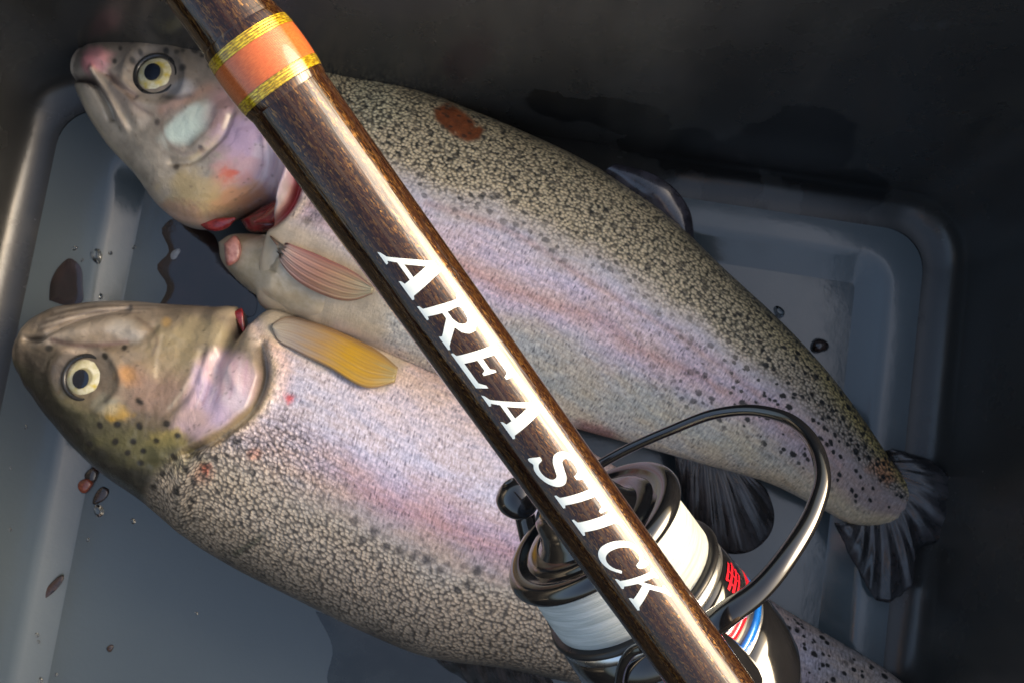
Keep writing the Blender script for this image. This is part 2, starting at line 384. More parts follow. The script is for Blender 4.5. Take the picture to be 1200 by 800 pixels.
M_pupil = simple('pupil_black', (.006, .009, .018), .08, coat=1, var=.1)
M_rim = simple('eye_rim_dark', (.02, .019, .018), .3, coat=.5)
def eye_mat():
    k = NT('iris_gold'); r = k.attr('rad').outputs['Fac']; n = k.noise(k.obj(), 420, 4, .65); n2 = k.noise(k.obj(), 160, 3)
    c = k.mix(k.mapr(n, .35, .7), (.62, .56, .30), (.80, .76, .55))
    c = k.mix(k.mapr(n2, .5, .68), c, (.62, .48, .07))
    c = k.mix(k.mapr(r, .52, .40), c, (.30, .26, .12))
    c = k.mix(k.mapr(r, .86, 1.0), c, (.12, .11, .07))
    k.set(Base_Color=c, Roughness=.25, Coat_Weight=1.0, Coat_Roughness=.04, Metallic=.15); return k.m
M_iris = eye_mat()
def dome(c, n, r, h, nr=14, na=40, r0=0.0, lift=0.0, ex=(1, 1), tw=0.0):
    n = n/np.linalg.norm(n); a = RT - (RT@n)*n; a /= np.linalg.norm(a); b_ = np.cross(n, a)
    V, rad, F = [], [], []
    for i in range(nr+1):
        f = i/nr; rr = r*f; z = h*math.sqrt(max(0, 1-f*f*.96)) + lift
        for j in range(na):
            an = 2*math.pi*j/na; V.append(c + a*rr*ex[0]*math.cos(an) + b_*rr*ex[1]*math.sin(an) + n*z); rad.append(f)
    F = grid_faces(nr+1, na, wrap_v=True)
    return V, F, rad
def make_eye(fish, surf, normal, px, py, rpx, pupil_off, ex=(1, 1)):
    c = surf(px, py); n = normal(px, py, 22); n = n*.55 + np.array([0, 0, 1])*.45; n /= np.linalg.norm(n)
    mm = np.dot(c-CAM, FWD)/FPX; r = rpx*mm
    c = c - n*r*.22
    V, F, rad = dome(c, n, r, r*.42, ex=ex); e = mesh_obj('eye', V, F, M_iris, fish); attr(e, 'rad', 'FLOAT', rad)
    pc = c + RT*pupil_off[0]*mm - UP*pupil_off[1]*mm
    V, F, rad = dome(pc, n, r*.42, r*.03, lift=r*.405, nr=6, ex=(1, 1.12)); mesh_obj('pupil', V, F, M_pupil, e)
    a = RT - (RT@n)*n; a /= np.linalg.norm(a); b_ = np.cross(n, a)
    P = np.array([c + (a*ex[0]*math.cos(q)+b_*ex[1]*math.sin(q))*r*1.08 + n*r*.16 for q in np.linspace(0, 2*math.pi, 48)])
    V, F = tube(P, r*.13, 10, False); mesh_obj('eye_rim', V, F, M_rim, fish)

def fin_mat(name, c1, c2, streak, rough=.3, ray_n=16):
    k = NT(name); A = k.attr('fuv').outputs['Vector']      # x across rays 0..1, y base->tip 0..1
    sx = k.n('ShaderNodeSeparateXYZ'); k.l(A, sx.inputs[0])
    nz = k.noise(k.mapping(A, (9, 2.2, 1)), 1, 4, .6); wob = k.math('ADD', sx.outputs[0], k.math('MULTIPLY', k.noise(A, 3, 2), .03))
    rays = k.math('ABSOLUTE', k.math('SINE', k.math('MULTIPLY', wob, math.pi*ray_n)))
    c = k.mix(k.mapr(nz, .35, .68), c1, c2)
    c = k.mix(k.math('MULTIPLY', k.mapr(rays, .0, .5, 1, 0), .35), c, streak)
    k.set(Base_Color=c, Roughness=rough, Coat_Weight=.6, Coat_Roughness=.16, Normal=k.bump(rays, .3, .0006)); return k.m
def make_fin(name, base, edge, zb, ze, mat, parent, nu=60, nvv=24, ripple=.0006, rays=16, thick=.0009, arch=0.0, ragged=0.0):
    """base, edge: pixel polylines; zb, ze: heights (mm) along each"""
    B = catmull(np.array([[*p, z] for p, z in zip(base, zb)], float), nu); E = catmull(np.array([[*p, z] for p, z in zip(edge, ze)], float), nu)
    Bw = atz(B[:, 0], B[:, 1], B[:, 2]/1000); Ew = atz(E[:, 0], E[:, 1], E[:, 2]/1000)
    f = np.linspace(0, 1, nvv); q = np.linspace(0, 1, nu)
    rg = 1 - ragged*(.5+.5*np.sin(q*rays*2*math.pi))*vnoise(q*10, q*0, .7, 5)
    G = Bw[:, None]+(Ew-Bw)[:, None]*(f[None, :, None]*rg[:, None, None])
    G[:, :, 2] += arch/1000*np.sin(f*math.pi)[None, :] + ripple*np.sin(q*rays*math.pi)[:, None]*np.minimum(1, f*2)[None, :]
    Th = thick*(1-.6*f)[None, :]; Lo = G.copy(); Lo[:, :, 2] -= Th
    n = nu*nvv; V = np.concatenate([G.reshape(-1, 3), Lo.reshape(-1, 3)]); F = [tuple(a) for a in grid_np(nu, nvv, False)]
    F2 = [tuple(n+i for i in a[::-1]) for a in F]
    bd = [i*nvv for i in range(nu)] + [(nu-1)*nvv+j for j in range(1, nvv)] + [i*nvv+nvv-1 for i in range(nu-2, -1, -1)] + [j for j in range(nvv-2, 0, -1)]
    F3 = [(bd[i], bd[(i+1) % len(bd)], n+bd[(i+1) % len(bd)], n+bd[i]) for i in range(len(bd))]
    o = mesh_obj(name, V, F+F2+F3, mat, parent)
    uv = np.stack(np.broadcast_arrays(q[:, None], f[None, :], np.zeros((nu, nvv))), -1).reshape(-1, 3); attr(o, 'fuv', 'FLOAT_VECTOR', np.concatenate([uv, uv]))
    return o
def paddle(name, up, lo, surf, mat, parent, lift=(.5, 2.2), nu=44, nvv=17, rays=11, fold=.0):
    """fin laid on the flank: two side curves root->tip in pixels, riding on the skin"""
    a = catmull(np.array(up, float), nu); b = catmull(np.array(lo, float), nu); f = np.linspace(0, 1, nu); q = np.linspace(0, 1, nvv)
    G = np.zeros((nu, nvv, 3))
    for i in range(nu):
        for j in range(nvv):
            p = a[i]*(1-q[j])+b[i]*q[j]; z = surf(p[0], p[1])[2]*1000
            z += lift[0]+(lift[1]-lift[0])*f[i] + 1.5*math.sin(math.pi*q[j])*(1-.5*f[i]) + .32*math.sin(q[j]*rays*2*math.pi)*min(1, f[i]*3) + fold*(1-q[j])**3
            G[i, j] = atz(p[0], p[1], z/1000)
    for _ in range(3): G[1:-1, :, 2] = (G[:-2, :, 2]+2*G[1:-1, :, 2]+G[2:, :, 2])/4
    Lo = G.copy(); Lo[:, :, 2] -= .0016; n = nu*nvv; V = np.concatenate([G.reshape(-1, 3), Lo.reshape(-1, 3)]); F = [tuple(x_) for x_ in grid_np(nu, nvv, False)]
    bd = [i*nvv for i in range(nu)] + [(nu-1)*nvv+j for j in range(1, nvv)] + [i*nvv+nvv-1 for i in range(nu-2, -1, -1)] + [j for j in range(nvv-2, 0, -1)]
    F += [tuple(n+i for i in x_[::-1]) for x_ in F] + [(bd[i], bd[(i+1) % len(bd)], n+bd[(i+1) % len(bd)], n+bd[i]) for i in range(len(bd))]
    o = mesh_obj(name, V, F, mat, parent); uv = np.stack(np.broadcast_arrays(q[None, :], f[:, None], np.zeros((nu, nvv))), -1).reshape(-1, 3); attr(o, 'fuv', 'FLOAT_VECTOR', np.concatenate([uv, uv])); return o
def paddle_mat(name, stops, side, rays=11):
    k = NT(name); A = k.attr('fuv').outputs['Vector']; sx = k.n('ShaderNodeSeparateXYZ'); k.l(A, sx.inputs[0])
    nz = k.noise(k.mapping(A, (7, 1.6, 1)), 1, 4, .6); f = k.math('ADD', sx.outputs[1], k.math('MULTIPLY', k.math('SUBTRACT', nz, .5), .5))
    r_ = k.n('ShaderNodeValToRGB'); k.l(f, r_.inputs[0]); e = r_.color_ramp.elements
    e[0].position, e[0].color = stops[0][0], (*stops[0][1], 1); e[1].position, e[1].color = stops[-1][0], (*stops[-1][1], 1)
    for p, c in stops[1:-1]: q = e.new(p); q.color = (*c, 1)
    w_ = k.math('ABSOLUTE', k.math('SINE', k.math('MULTIPLY', k.math('ADD', sx.outputs[0], k.math('MULTIPLY', nz, .05)), math.pi*rays)))
    c = k.mix(k.math('MULTIPLY', k.mapr(w_, 0, .5, 1, 0), .35), r_.outputs[0], side)
    c = k.mix(k.math('MULTIPLY', k.mapr(sx.outputs[0], .22, 0), .75), c, side); c = k.mix(k.math('MULTIPLY', k.mapr(sx.outputs[0], .9, 1.0), .6), c, side)
    k.set(Base_Color=c, Roughness=.34, Coat_Weight=.35, Coat_Roughness=.12, Normal=k.bump(w_, .35, .0005)); return k.m
def wet(name, c1, c2, sc=300, rough=.16):
    k = NT(name); g = k.obj(); n = k.noise(g, sc, 4, .65)
    k.set(Base_Color=k.mix(k.mapr(n, .3, .7), c1, c2), Roughness=rough, Coat_Weight=.8, Coat_Roughness=.08, Normal=k.bump(n, .5, .0006)); return k.m
M_flesh = wet('raw_red_flesh', (.15, .006, .010), (.36, .035, .035), 420, .22)
M_pinkcut = wet('pink_cut_meat', (.28, .08, .06), (.52, .25, .20), 420, rough=.34)
def strip(name, pts, rad, mat, parent, lump=.0):
    """fleshy cord: pts (px,py,z_mm), rad in mm"""
    D = catmull(np.array([[*p, r_] for p, r_ in zip(pts, rad)], float), 40)
    P = atz(D[:, 0], D[:, 1], D[:, 2]/1000); rr = D[:, 3]/1000*(1+lump*(vnoise(np.arange(40.), np.zeros(40), 2.3, 4)-.5)*2)
    V, F = tube(P, np.maximum(rr, .0002), 22); return mesh_obj(name, V, F, mat, parent)
def patch(name, outline, zfun, mat, parent, bulge, colfun=None, thick=2.0, n=70):
    """a rounded flap: pixel outline, domed over zfun(px,py) mm"""
    pl = np.array(smoothpl(list(outline)+[outline[0]], n)[:-1]); c = pl.mean(0); nr = 14
    V = []; F = []
    for i in range(nr+1):
        f = i/nr
        for p in pl:
            q = c+(p-c)*f; z = zfun(q[0], q[1]) + bulge*math.sqrt(max(0, 1-f**3)) ; V.append(atz(q[0], q[1], z/1000))
    m_ = len(pl)
    for p in pl:
        V.append(atz(p[0], p[1], (zfun(p[0], p[1])-thick)/1000))
    F = grid_faces(nr+2, m_, wrap_v=True)
    return mesh_obj(name, V, F, mat, parent)

def band(t, stops):                       # colour ramp along t
    ts = [a for a, _ in stops]; cs = np.array([c for _, c in stops])
    return np.stack([np.interp(t, ts, cs[:, i]) for i in range(3)], 1)

# ---- the trout lying against the far wall
ST1 = [(96, 72, 95, 78, 1, 24), (100, 64, 91, 90, 6, 24), (112, 56, 92, 103, 9, 24), (132, 47, 103, 132, 13, 25), (170, 40, 127, 170, 17, 25), (215, 41, 160, 206, 20, 25), (265, 47, 192, 247, 22, 25),
       (318, 60, 236, 268, 22, 25), (352, 72, 332, 240, 22, 25), (385, 80, 330, 285, 23, 26), (420, 88, 304, 345, 24, 26), (480, 104, 350, 377, 25.5, 26.5), (545, 130, 408, 403, 26.5, 27),
       (620, 161, 480, 432, 26.5, 27), (700, 200, 570, 466, 25.5, 26.5), (770, 246, 650, 494, 24, 26), (850, 320, 745, 521, 21, 24), (920, 385, 830, 545, 18, 22), (975, 445, 905, 567, 14, 19),
       (1020, 505, 965, 597, 9.5, 16), (1046, 543, 1002, 614, 6, 14), (1070, 575, 1046, 612, 2.5, 13), (1078, 590, 1066, 606, 1, 13)]
def paint1(x, y, s, t, U, vv):
    n = fbm(x, y, 60, 1)-.5; tw = t + .10*n
    C = band(tw, [(0, (.16, .15, .11)), (.10, (.48, .41, .26)), (.33, (.60, .51, .35)), (.42, (.54, .51, .53)), (.50, (.55, .48, .56)), (.565, (.52, .42, .44)), (.60, (.46, .32, .32)), (.64, (.54, .44, .49)), (.74, (.46, .45, .44)), (.86, (.45, .44, .36)), (1, (.52, .49, .40))])
    tailw = sstep(.70, .92, s)[:, None]
    Ct = band(tw, [(0, (.22, .17, .07)), (.12, (.46, .37, .15)), (.26, (.34, .29, .24)), (.5, (.36, .30, .28)), (.7, (.36, .29, .26)), (.85, (.50, .42, .28)), (1, (.46, .38, .26))])
    C = C*(1-tailw)+Ct*tailw
    headw = (1-polymask(x, y, [(345, 40), (372, 150), (355, 215), (335, 245), (330, 290), (300, 330), (420, 420), (1200, 900), (1200, 0)], 8))
    Ch = band(t, [(0, (.02, .02, .018)), (.13, (.08, .075, .065)), (.22, (.19, .17, .145)), (.38, (.29, .25, .21)), (.6, (.42, .37, .31)), (.85, (.50, .45, .37)), (1, (.42, .36, .28))])  # near-black back edge also paints in the shade over the head top
    Ch *= (.55+.52*fbm(x, y, 20, 5)+.30*(fbm(x, y, 5, 6)-.5))[:, None]
    C = C*(1-headw[:, None])+Ch*headw[:, None]
    B = lambda *a, **k: paint_blob(C, x, y, *a, **k)
    L = lambda *a, **k: paint_line(C, x, y, *a, **k)
    B(115, 72, 16, 14, -20, (.62, .30, .32), .95, ns=.5); B(106, 76, 9, 8, 0, (.58, .22, .24), .7)
    L([(88, 91), (100, 92), (112, 97), (124, 112)], 4, (.03, .018, .018), 1.0)
    L([(110, 84), (120, 103), (134, 126), (148, 150)], 3.4, (.62, .52, .42), .8)
    L([(126, 86), (142, 102), (158, 112)], 4, (.20, .12, .09), .75)
    L([(128, 82), (146, 92), (160, 104)], 3, (.5, .42, .34), .6)
    B(150, 118, 26, 12, 45, (.40, .32, .27), .6); B(118, 130, 30, 10, 62, (.46, .41, .33), .6)
    L([(92, 102), (112, 146), (140, 182), (170, 218)], 3, (.55, .49, .36), .7)
    B(222, 146, 36, 17, -34, (.56, .66, .60), .97, soft=.25, ns=.35); B(212, 152, 18, 10, -30, (.60, .74, .67), .8)
    L([(190, 130), (215, 118), (245, 104)], 7, (.42, .25, .19), .65)
    B(212, 104, 16, 10, -10, (.36, .37, .40), .7); L([(190, 112), (208, 116), (222, 112)], 3, (.08, .07, .07), .7)
    B(262, 128, 20, 32, 20, (.40, .22, .24), .6); L([(270, 138), (262, 156), (246, 172), (226, 186)], 4, (.60, .52, .36), .7)
    B(300, 185, 44, 44, 20, (.56, .36, .42), .9, soft=.5, ns=.7); B(285, 165, 26, 22, 0, (.50, .38, .58), .7, ns=.8); B(312, 180, 12, 14, 0, (.66, .58, .66), .6, ns=.9)
    B(322, 205, 16, 30, 10, (.60, .50, .58), .7, ns=.6)
    for k_ in range(5): L([(335-k_*6, 165), (336-k_*7, 200), (322-k_*8, 228), (300-k_*9, 244-k_)], 1.6, (.66, .56, .62) if k_ % 2 else (.44, .30, .38), .6)
    B(270, 206, 8, 6, 0, (.60, .06, .03), .9, ns=1.2, soft=.8); B(268, 214, 18, 18, 0, (.58, .20, .12), .65, ns=1.2, soft=.8)
    B(275, 236, 36, 15, -14, (.58, .30, .16), .9, ns=.9); B(232, 225, 36, 22, 25, (.46, .36, .18), .8, ns=.9); B(215, 248, 26, 10, 20, (.44, .26, .17), .6, ns=.9)
    L([(196, 250), (218, 258), (240, 262)], 4, (.55, .38, .30), .7)
    B(206, 195, 4, 4, 0, (.05, .04, .03), .9); B(236, 174, 3, 3, 0, (.04, .03, .03), .9); B(184, 143, 3.5, 4, 0, (.05, .04, .04), .8); B(214, 80, 5, 4, 0, (.03, .03, .03), .9)
    for q in range(26):
        B(135+q*8+rng.uniform(-5, 5), 50+rng.uniform(-3, 26)+q*.8, rng.uniform(2, 4), rng.uniform(2, 4), 0, (.025, .025, .025), .85)
    L([(350, 190), (347, 215), (338, 238), (322, 256), (296, 266)], 6, (.36, .02, .02), 1.0)
    L([(362, 200), (360, 225), (350, 245), (332, 262)], 6, (.58, .48, .36), .8)
    B(372, 250, 10, 16, 20, (.14, .13, .12), .6, ns=.8); B(360, 258, 6, 5, 0, (.05, .04, .03), .7)
    for q in range(70):
        a, b_ = rng.uniform(100, 330), rng.uniform(60, 260); B(a, b_, rng.uniform(.8, 2.0), rng.uniform(.8, 1.8), 0, (.12, .09, .07), .5)
    for q in range(9): L([(205+q*9, 232+q*2), (214+q*9, 240+q*1.5), (218+q*10, 254+q)], 1.3, (.30, .20, .13), .5, n=8)
    L([(200, 128), (190, 140), (196, 166), (215, 180), (240, 176)], 2.2, (.22, .17, .14), .6); L([(150, 112), (165, 128), (178, 134)], 2.5, (.16, .11, .09), .6)
    # wound on the back
    wd = polymask(x, y, [(508, 128), (526, 120), (544, 132), (568, 152), (562, 164), (548, 167), (532, 160), (520, 150), (510, 140)], 3.0)*sstep(.30, .52, fbm(x, y, 9, 8)+.18)
    C[:] = C*(1-wd[:, None]) + (np.array((.20, .06, .02))*(.5+1.0*fbm(x, y, 7, 14))[:, None])*wd[:, None]
    B(440, 118, 34, 26, 25, (.52, .52, .36), .45, ns=.6)
    L([(500, 238), (600, 272), (690, 330), (790, 390), (900, 470), (985, 545)], 4.5, (.44, .30, .27), .55)
    B(640, 420, 110, 34, 26, (.34, .35, .29), .55, ns=.5); B(830, 500, 90, 22, 26, (.44, .44, .34), .5, ns=.5)
    B(1035, 552, 18, 12, 40, (.55, .24, .10), .7, ns=.8); B(700, 505, 26, 8, 20, (.26, .10, .09), .7, ns=.4)
    bs = (1-headw)*(1-sstep(.30, .46, tw))*sstep(-.02, .05, t)*(1-wd*.8); bs = np.maximum(bs, tailw[:, 0]*.55*(1-sstep(.2, .35, tw)))
    sp = (1-headw)*np.maximum((1-sstep(.36, .52, tw))*.7, sstep(.62, .8, s)*(1-sstep(.72, .86, tw)))
    hs = (1-headw)*sstep(.30, .48, tw)*(1-.35*sstep(.8, .95, s))
    sm = polymask(x, y, [(290, 262), (350, 258), (400, 290), (450, 340), (450, 425), (380, 395), (290, 350)], 14)
    C[:] = C*(1-sm[:, None]*.8)+np.array((.56, .47, .33))*sm[:, None]*.8*(.62+.7*fbm(x, y, 14, 12))[:, None]; L([(395, 385), (430, 402), (470, 418)], 9, (.60, .50, .46), .6)
    bs *= 1-sm; hs *= 1-.8*sm; sp *= 1-sm
    C *= (1+.22*hs)[:, None]*np.array((1.03, 1.0, .95))
    return np.clip(C, 0.004, .74), np.stack([bs, sp, hs], 1)
def relief1(x, y, s, t):
    z = 0*x
    def ridge(pl, wd, h):
        d, _ = segdist(x, y, smoothpl(pl)); return h*np.exp(-(d/wd)**2)
    z += ridge([(104, 72), (118, 70)], 10, 2.2)
    z += ridge([(110, 84), (120, 103), (134, 126), (148, 150)], 4.5, 2.0) - ridge([(86, 91), (98, 91), (108, 96), (120, 112), (130, 136)], 4.5, 4.0)
    z += ridge([(140, 100), (152, 122), (160, 142)], 9, 1.6) - ridge([(126, 86), (142, 102), (158, 114)], 3.5, 1.8)
    d = np.hypot(x-182, y-88); z -= 1.5*np.exp(-(d/30)**4); z += 1.0*np.exp(-((d-36)/7)**2)
    z += 2.6*sstep(230, 330, x+.55*(y-150))*polymask(x, y, [(150, 120), (240, 20), (340, 20), (352, 150), (344, 200), (325, 234), (295, 247), (255, 256), (200, 300)], 4)
    z -= ridge([(272, 135), (262, 158), (246, 174), (224, 188), (200, 190)], 4, 1.5)
    z += ridge([(258, 130), (250, 150), (232, 170)], 8, .9)
    for k_ in range(4): z += ridge([(335-k_*8, 165), (336-k_*8, 200), (320-k_*9, 228), (298-k_*10, 242)], 3, .55)
    z -= ridge([(350, 190), (347, 215), (338, 238), (318, 258), (290, 268)], 6, 6.0)
    z += 1.1*(fbm(x, y, 18, 7)-.5)*(1-sstep(.2, .3, s)) + .7*(fbm(x, y, 90, 9)-.5)
    z -= ridge([(500, 238), (600, 272), (690, 330), (790, 390), (900, 470)], 3, .35)
    return z
M_f1 = fish_material('trout_skin_golden', 1.12, (.034, .034, .026), 1.0, .9)
f1 = tag(empty('trout', atz(600, 330, .0)), 'pink flanked trout with golden speckled back and brown wound, lying along the far wall', 'trout', 'caught trout')
body1, surf1, norm1 = build_fish('body', ST1, 760, 170, 36, paint1, relief1, M_f1, f1)
make_eye(f1, surf1, norm1, 182, 88, 23, (-2, -1))
M_finD = fin_mat('dark_fin', (.016, .015, .015), (.06, .056, .058), (.010, .010, .010), .26, 24)
M_finP = fin_mat('orange_pectoral_fin', (.40, .20, .11), (.46, .30, .13), (.26, .09, .06), .34, 13)
M_finY = fin_mat('yellow_pectoral_fin', (.42, .28, .10), (.50, .28, .03), (.26, .13, .03), .3, 12)
M_fold = wet('folded_black_fin', (.014, .013, .016), (.05, .045, .055), 160, .2)
# dorsal fin folded back, tail, anal fin, pectoral fin
make_fin('dorsal_fin', [(700, 206), (730, 226), (765, 254), (797, 284)], [(722, 192), (770, 206), (808, 246), (814, 282)], [32, 34, 32, 28], [36, 38, 33, 27], M_fold, f1, rays=5, ripple=.00025, arch=2.5)
def tail(parent, base, edge, zb, ze, rays=24):
    B = catmull(np.array([[*p, z] for p, z in zip(base, zb)], float), 110); E = catmull(np.array([[*p, z] for p, z in zip(edge, ze)], float), 110)
    return make_fin('tail_fin', [tuple(b[:2]) for b in B], [tuple(e[:2]) for e in E], B[:, 2], E[:, 2], M_finD, parent, nu=120, nvv=26, rays=rays, ripple=.0005, arch=2.5, thick=.002, ragged=.03)
tail(f1, [(1036, 528), (1056, 560), (1044, 594), (996, 612)], [(1046, 524), (1100, 545), (1127, 590), (1120, 626), (1078, 642), (1066, 690), (1034, 706), (1006, 668), (978, 612)], [15, 15, 14, 14], [15, 16, 15, 14, 13, 12, 11, 12, 14])
make_fin('anal_fin', [(790, 530), (830, 542), (880, 556)], [(792, 552), (815, 615), (852, 648), (890, 640), (908, 606), (898, 572)], [17, 17, 16], [12, 9, 8, 8, 9, 12], M_finD, f1, rays=11, ripple=.0006, arch=1)
M_pec1 = paddle_mat('russet_pectoral_fin', [(0, (.52, .42, .34)), (.25, (.46, .26, .20)), (.5, (.44, .22, .13)), (.75, (.46, .30, .15)), (1, (.42, .38, .24))], (.24, .07, .06))
paddle('pectoral_fin', [(324, 287), (332, 284), (348, 289), (385, 304), (420, 322), (437, 336)], [(324, 291), (327, 304), (340, 322), (370, 342), (412, 352), (436, 344)], surf1, M_pec1, f1, (3.2, 4.2), fold=1.2)
M_belly = wet('pale_belly_skin', (.40, .32, .20), (.58, .50, .36), 110, .34)
def throat(outline, surf, parent, dome_mm, nr=26, n=90):
    pl = np.array(smoothpl(list(outline)+[outline[0]], n+1)[:-1]); c = pl.mean(0); Z = np.zeros((nr+1, n)); Q = np.zeros((nr+1, n, 2))
    for i in range(nr+1):
        f = i/nr
        for j_, p in enumerate(pl):
            q = c+(p-c)*f; Q[i, j_] = q; b_ = surf(q[0], q[1]); h = proj(b_); zb = b_[2]*1000 if math.hypot(h[0]-q[0], h[1]-q[1]) < 3 else 0
            Z[i, j_] = max(27+dome_mm*math.sqrt(max(0, 1-f**2.5)), zb + (1.8 if f < .8 else 1.8-14*(f-.8)))
    e = Z[-1].copy()
    for _ in range(14):
        Z[1:-1] = (Z[:-2]+Z[2:]+np.roll(Z, 1, 1)[1:-1]+np.roll(Z, -1, 1)[1:-1])/4; Z[0] = Z[1].mean(); Z[-1] = e
    V = [atz(Q[i, j_][0], Q[i, j_][1], Z[i, j_]/1000) for i in range(nr+1) for j_ in range(n)] + [atz(p[0], p[1], .012) for p in pl]
    return mesh_obj('throat_flap', V, grid_faces(nr+2, n, wrap_v=True), M_belly, parent)
throat([(256, 284), (268, 276), (292, 274), (325, 278), (360, 292), (385, 330), (378, 372), (352, 373), (325, 358), (300, 346), (272, 322), (259, 304)], surf1, f1, 13.0)
patch('gill_flesh', [(282, 258), (305, 244), (330, 226), (346, 200), (358, 215), (356, 242), (340, 262), (315, 272), (290, 270)], lambda a, b: 26+(a-282)*.07, wet('dark_gill_blood', (.10, .004, .007), (.30, .022, .026), 260, .14), f1, 6.0, thick=10)
patch('cut_face', [(262, 286), (276, 276), (283, 288), (279, 306), (268, 312)], lambda a, b: 37, M_pinkcut, f1, 2.6, thick=5, n=40)
strip('gill_flesh', [(352, 184, 44), (350, 208, 42), (342, 232, 39), (322, 252, 36), (298, 260, 34)], [1.0, 3.0, 3.6, 3.0, .4], M_flesh, f1, .0)
strip('gill_flesh', [(232, 260, 29), (246, 264, 29), (262, 262, 30), (276, 256, 31)], [.4, 2.0, 2.2, .4], M_flesh, f1, .0)
adopt(f1)

# ---- the trout lying across the near half of the bin
ST2 = [(23, 418, 24, 410, 1, 22), (25, 430, 26, 402, 6, 22), (34, 450, 34, 384, 10, 22), (48, 472, 56, 366, 13, 22), (72, 503, 92, 357, 16, 22.5), (102, 536, 142, 353, 19, 23), (135, 563, 195, 357, 21, 24), (170, 587, 250, 360, 22.5, 24.5),
       (196, 609, 284, 364, 23, 25), (214, 624, 289, 396, 23.5, 25), (232, 637, 312, 368, 24, 25.5), (275, 663, 360, 373, 25, 26), (340, 696, 425, 394, 26, 26.5), (420, 735, 505, 432, 26.5, 27),
       (500, 767, 592, 476, 26.5, 27), (600, 782, 680, 522, 25.5, 26.5), (690, 803, 765, 576, 23, 25), (780, 822, 840, 642, 20, 23), (870, 845, 900, 700, 16, 20), (950, 868, 970, 743, 11, 17), (1020, 895, 1050, 793, 7, 14), (1060, 905, 1090, 830, 4, 13), (1085, 900, 1100, 860, 1, 12)]
def paint2(x, y, s, t, U, vv):
    n = fbm(x, y, 60, 21)-.5; tw = t + .10*n
    C = band(tw, [(0, (.10, .085, .065)), (.08, (.30, .25, .19)), (.28, (.44, .37, .29)), (.36, (.46, .42, .36)), (.43, (.40, .34, .33)), (.50, (.42, .29, .33)), (.56, (.46, .37, .44)), (.66, (.52, .51, .62)), (.80, (.56, .52, .58)), (.92, (.56, .47, .44)), (1, (.50, .40, .36))])
    fr = (1-sstep(.3, .42, s))[:, None]       # shoulder: colder and greyer
    Cf = band(tw, [(0, (.13, .11, .08)), (.25, (.42, .36, .27)), (.45, (.50, .46, .40)), (.6, (.47, .47, .54)), (.8, (.50, .49, .55)), (1, (.52, .44, .38))]); C = C*(1-fr*.7)+Cf*fr*.7
    tl = sstep(.74, .9, s)[:, None]; Ct = band(tw, [(0, (.12, .10, .08)), (.4, (.26, .23, .19)), (.8, (.36, .32, .28)), (1, (.30, .27, .24))]); C = C*(1-tl)+Ct*tl
    headw = polymask(x, y, [(0, 330), (282, 345), (300, 400), (318, 440), (300, 488), (250, 518), (200, 535), (180, 560), (165, 600), (0, 600)], 10)
    Ch = band(t, [(0, (.012, .012, .011)), (.16, (.04, .04, .03)), (.30, (.15, .14, .075)), (.45, (.27, .21, .15)), (.65, (.32, .26, .19)), (.85, (.30, .25, .19)), (1, (.24, .20, .16))])
    Ch *= (.52+.56*fbm(x, y, 20, 25)+.25*(fbm(x, y, 5, 27)-.5))[:, None]
    C = C*(1-headw[:, None])+Ch*headw[:, None]
    B = lambda *a, **k: paint_blob(C, x, y, *a, **k)
    L = lambda *a, **k: paint_line(C, x, y, *a, **k)
    B(48, 430, 30, 34, -30, (.018, .018, .016), .8, soft=.7); B(60, 480, 22, 40, -40, (.014, .014, .012), .7, soft=.7)
    L([(34, 398), (46, 397), (58, 394)], 3.4, (.012, .01, .01), .95); L([(28, 400), (40, 402), (52, 399)], 3, (.34, .31, .27), .5)
    L([(38, 382), (70, 372), (120, 358)], 5, (.22, .19, .16), .6)
    L([(58, 396), (90, 388), (125, 380), (152, 380)], 8, (.40, .35, .29), .8); B(148, 387, 20, 12, 20, (.44, .42, .38), .7, ns=.4)
    L([(62, 398), (86, 404), (120, 404), (148, 400)], 3, (.14, .08, .07), .7); L([(70, 408), (95, 412), (120, 414)], 4, (.42, .34, .26), .7)
    for q in range(6): L([(44+q*4, 388-q*4.5), (80+q*5, 377-q*4), (120+q*4, 369-q*2.6), (165+q*6, 366-q*2)], 1.8, (.42, .37, .31) if q % 2 else (.12, .095, .08), .55)
    B(150, 440, 16, 12, 0, (.40, .22, .10), .7, ns=.7); B(136, 484, 15, 9, 0, (.48, .30, .05), .85, ns=.7); B(150, 438, 8, 8, 0, (.46, .24, .06), .5); B(195, 378, 6, 6, 0, (.48, .30, .09), .6)
    B(125, 472, 18, 12, 30, (.34, .34, .26), .6, ns=.5); B(185, 450, 30, 36, 10, (.38, .25, .19), .6, ns=.5); B(200, 415, 34, 26, 0, (.37, .31, .17), .6, ns=.5)
    L([(190, 392), (184, 418), (182, 440)], 2.5, (.52, .44, .32), .7); L([(234, 412), (226, 440), (212, 462), (198, 478)], 2.2, (.52, .46, .36), .5); L([(240, 416), (233, 444), (218, 470)], 3, (.17, .12, .10), .7)
    paint_poly(C, x, y, [(232, 425), (255, 410), (285, 418), (303, 440), (298, 468), (270, 496), (235, 512), (205, 500), (215, 478)], 10, (.60, .44, .50), .92)
    B(250, 470, 12, 34, -30, (.50, .42, .64), .6, ns=.7); B(268, 440, 18, 10, 20, (.66, .54, .58), .6, ns=.7); B(280, 470, 14, 16, 20, (.60, .56, .68), .6, ns=.6); B(225, 490, 18, 12, 0, (.58, .42, .36), .5, ns=.7)
    B(240, 390, 44, 18, 6, (.40, .34, .20), .6, ns=.6); B(270, 366, 16, 7, 0, (.48, .40, .28), .7)
    L([(304, 408), (309, 440), (296, 476), (262, 506), (218, 530)], 3.6, (.06, .045, .03), .9)
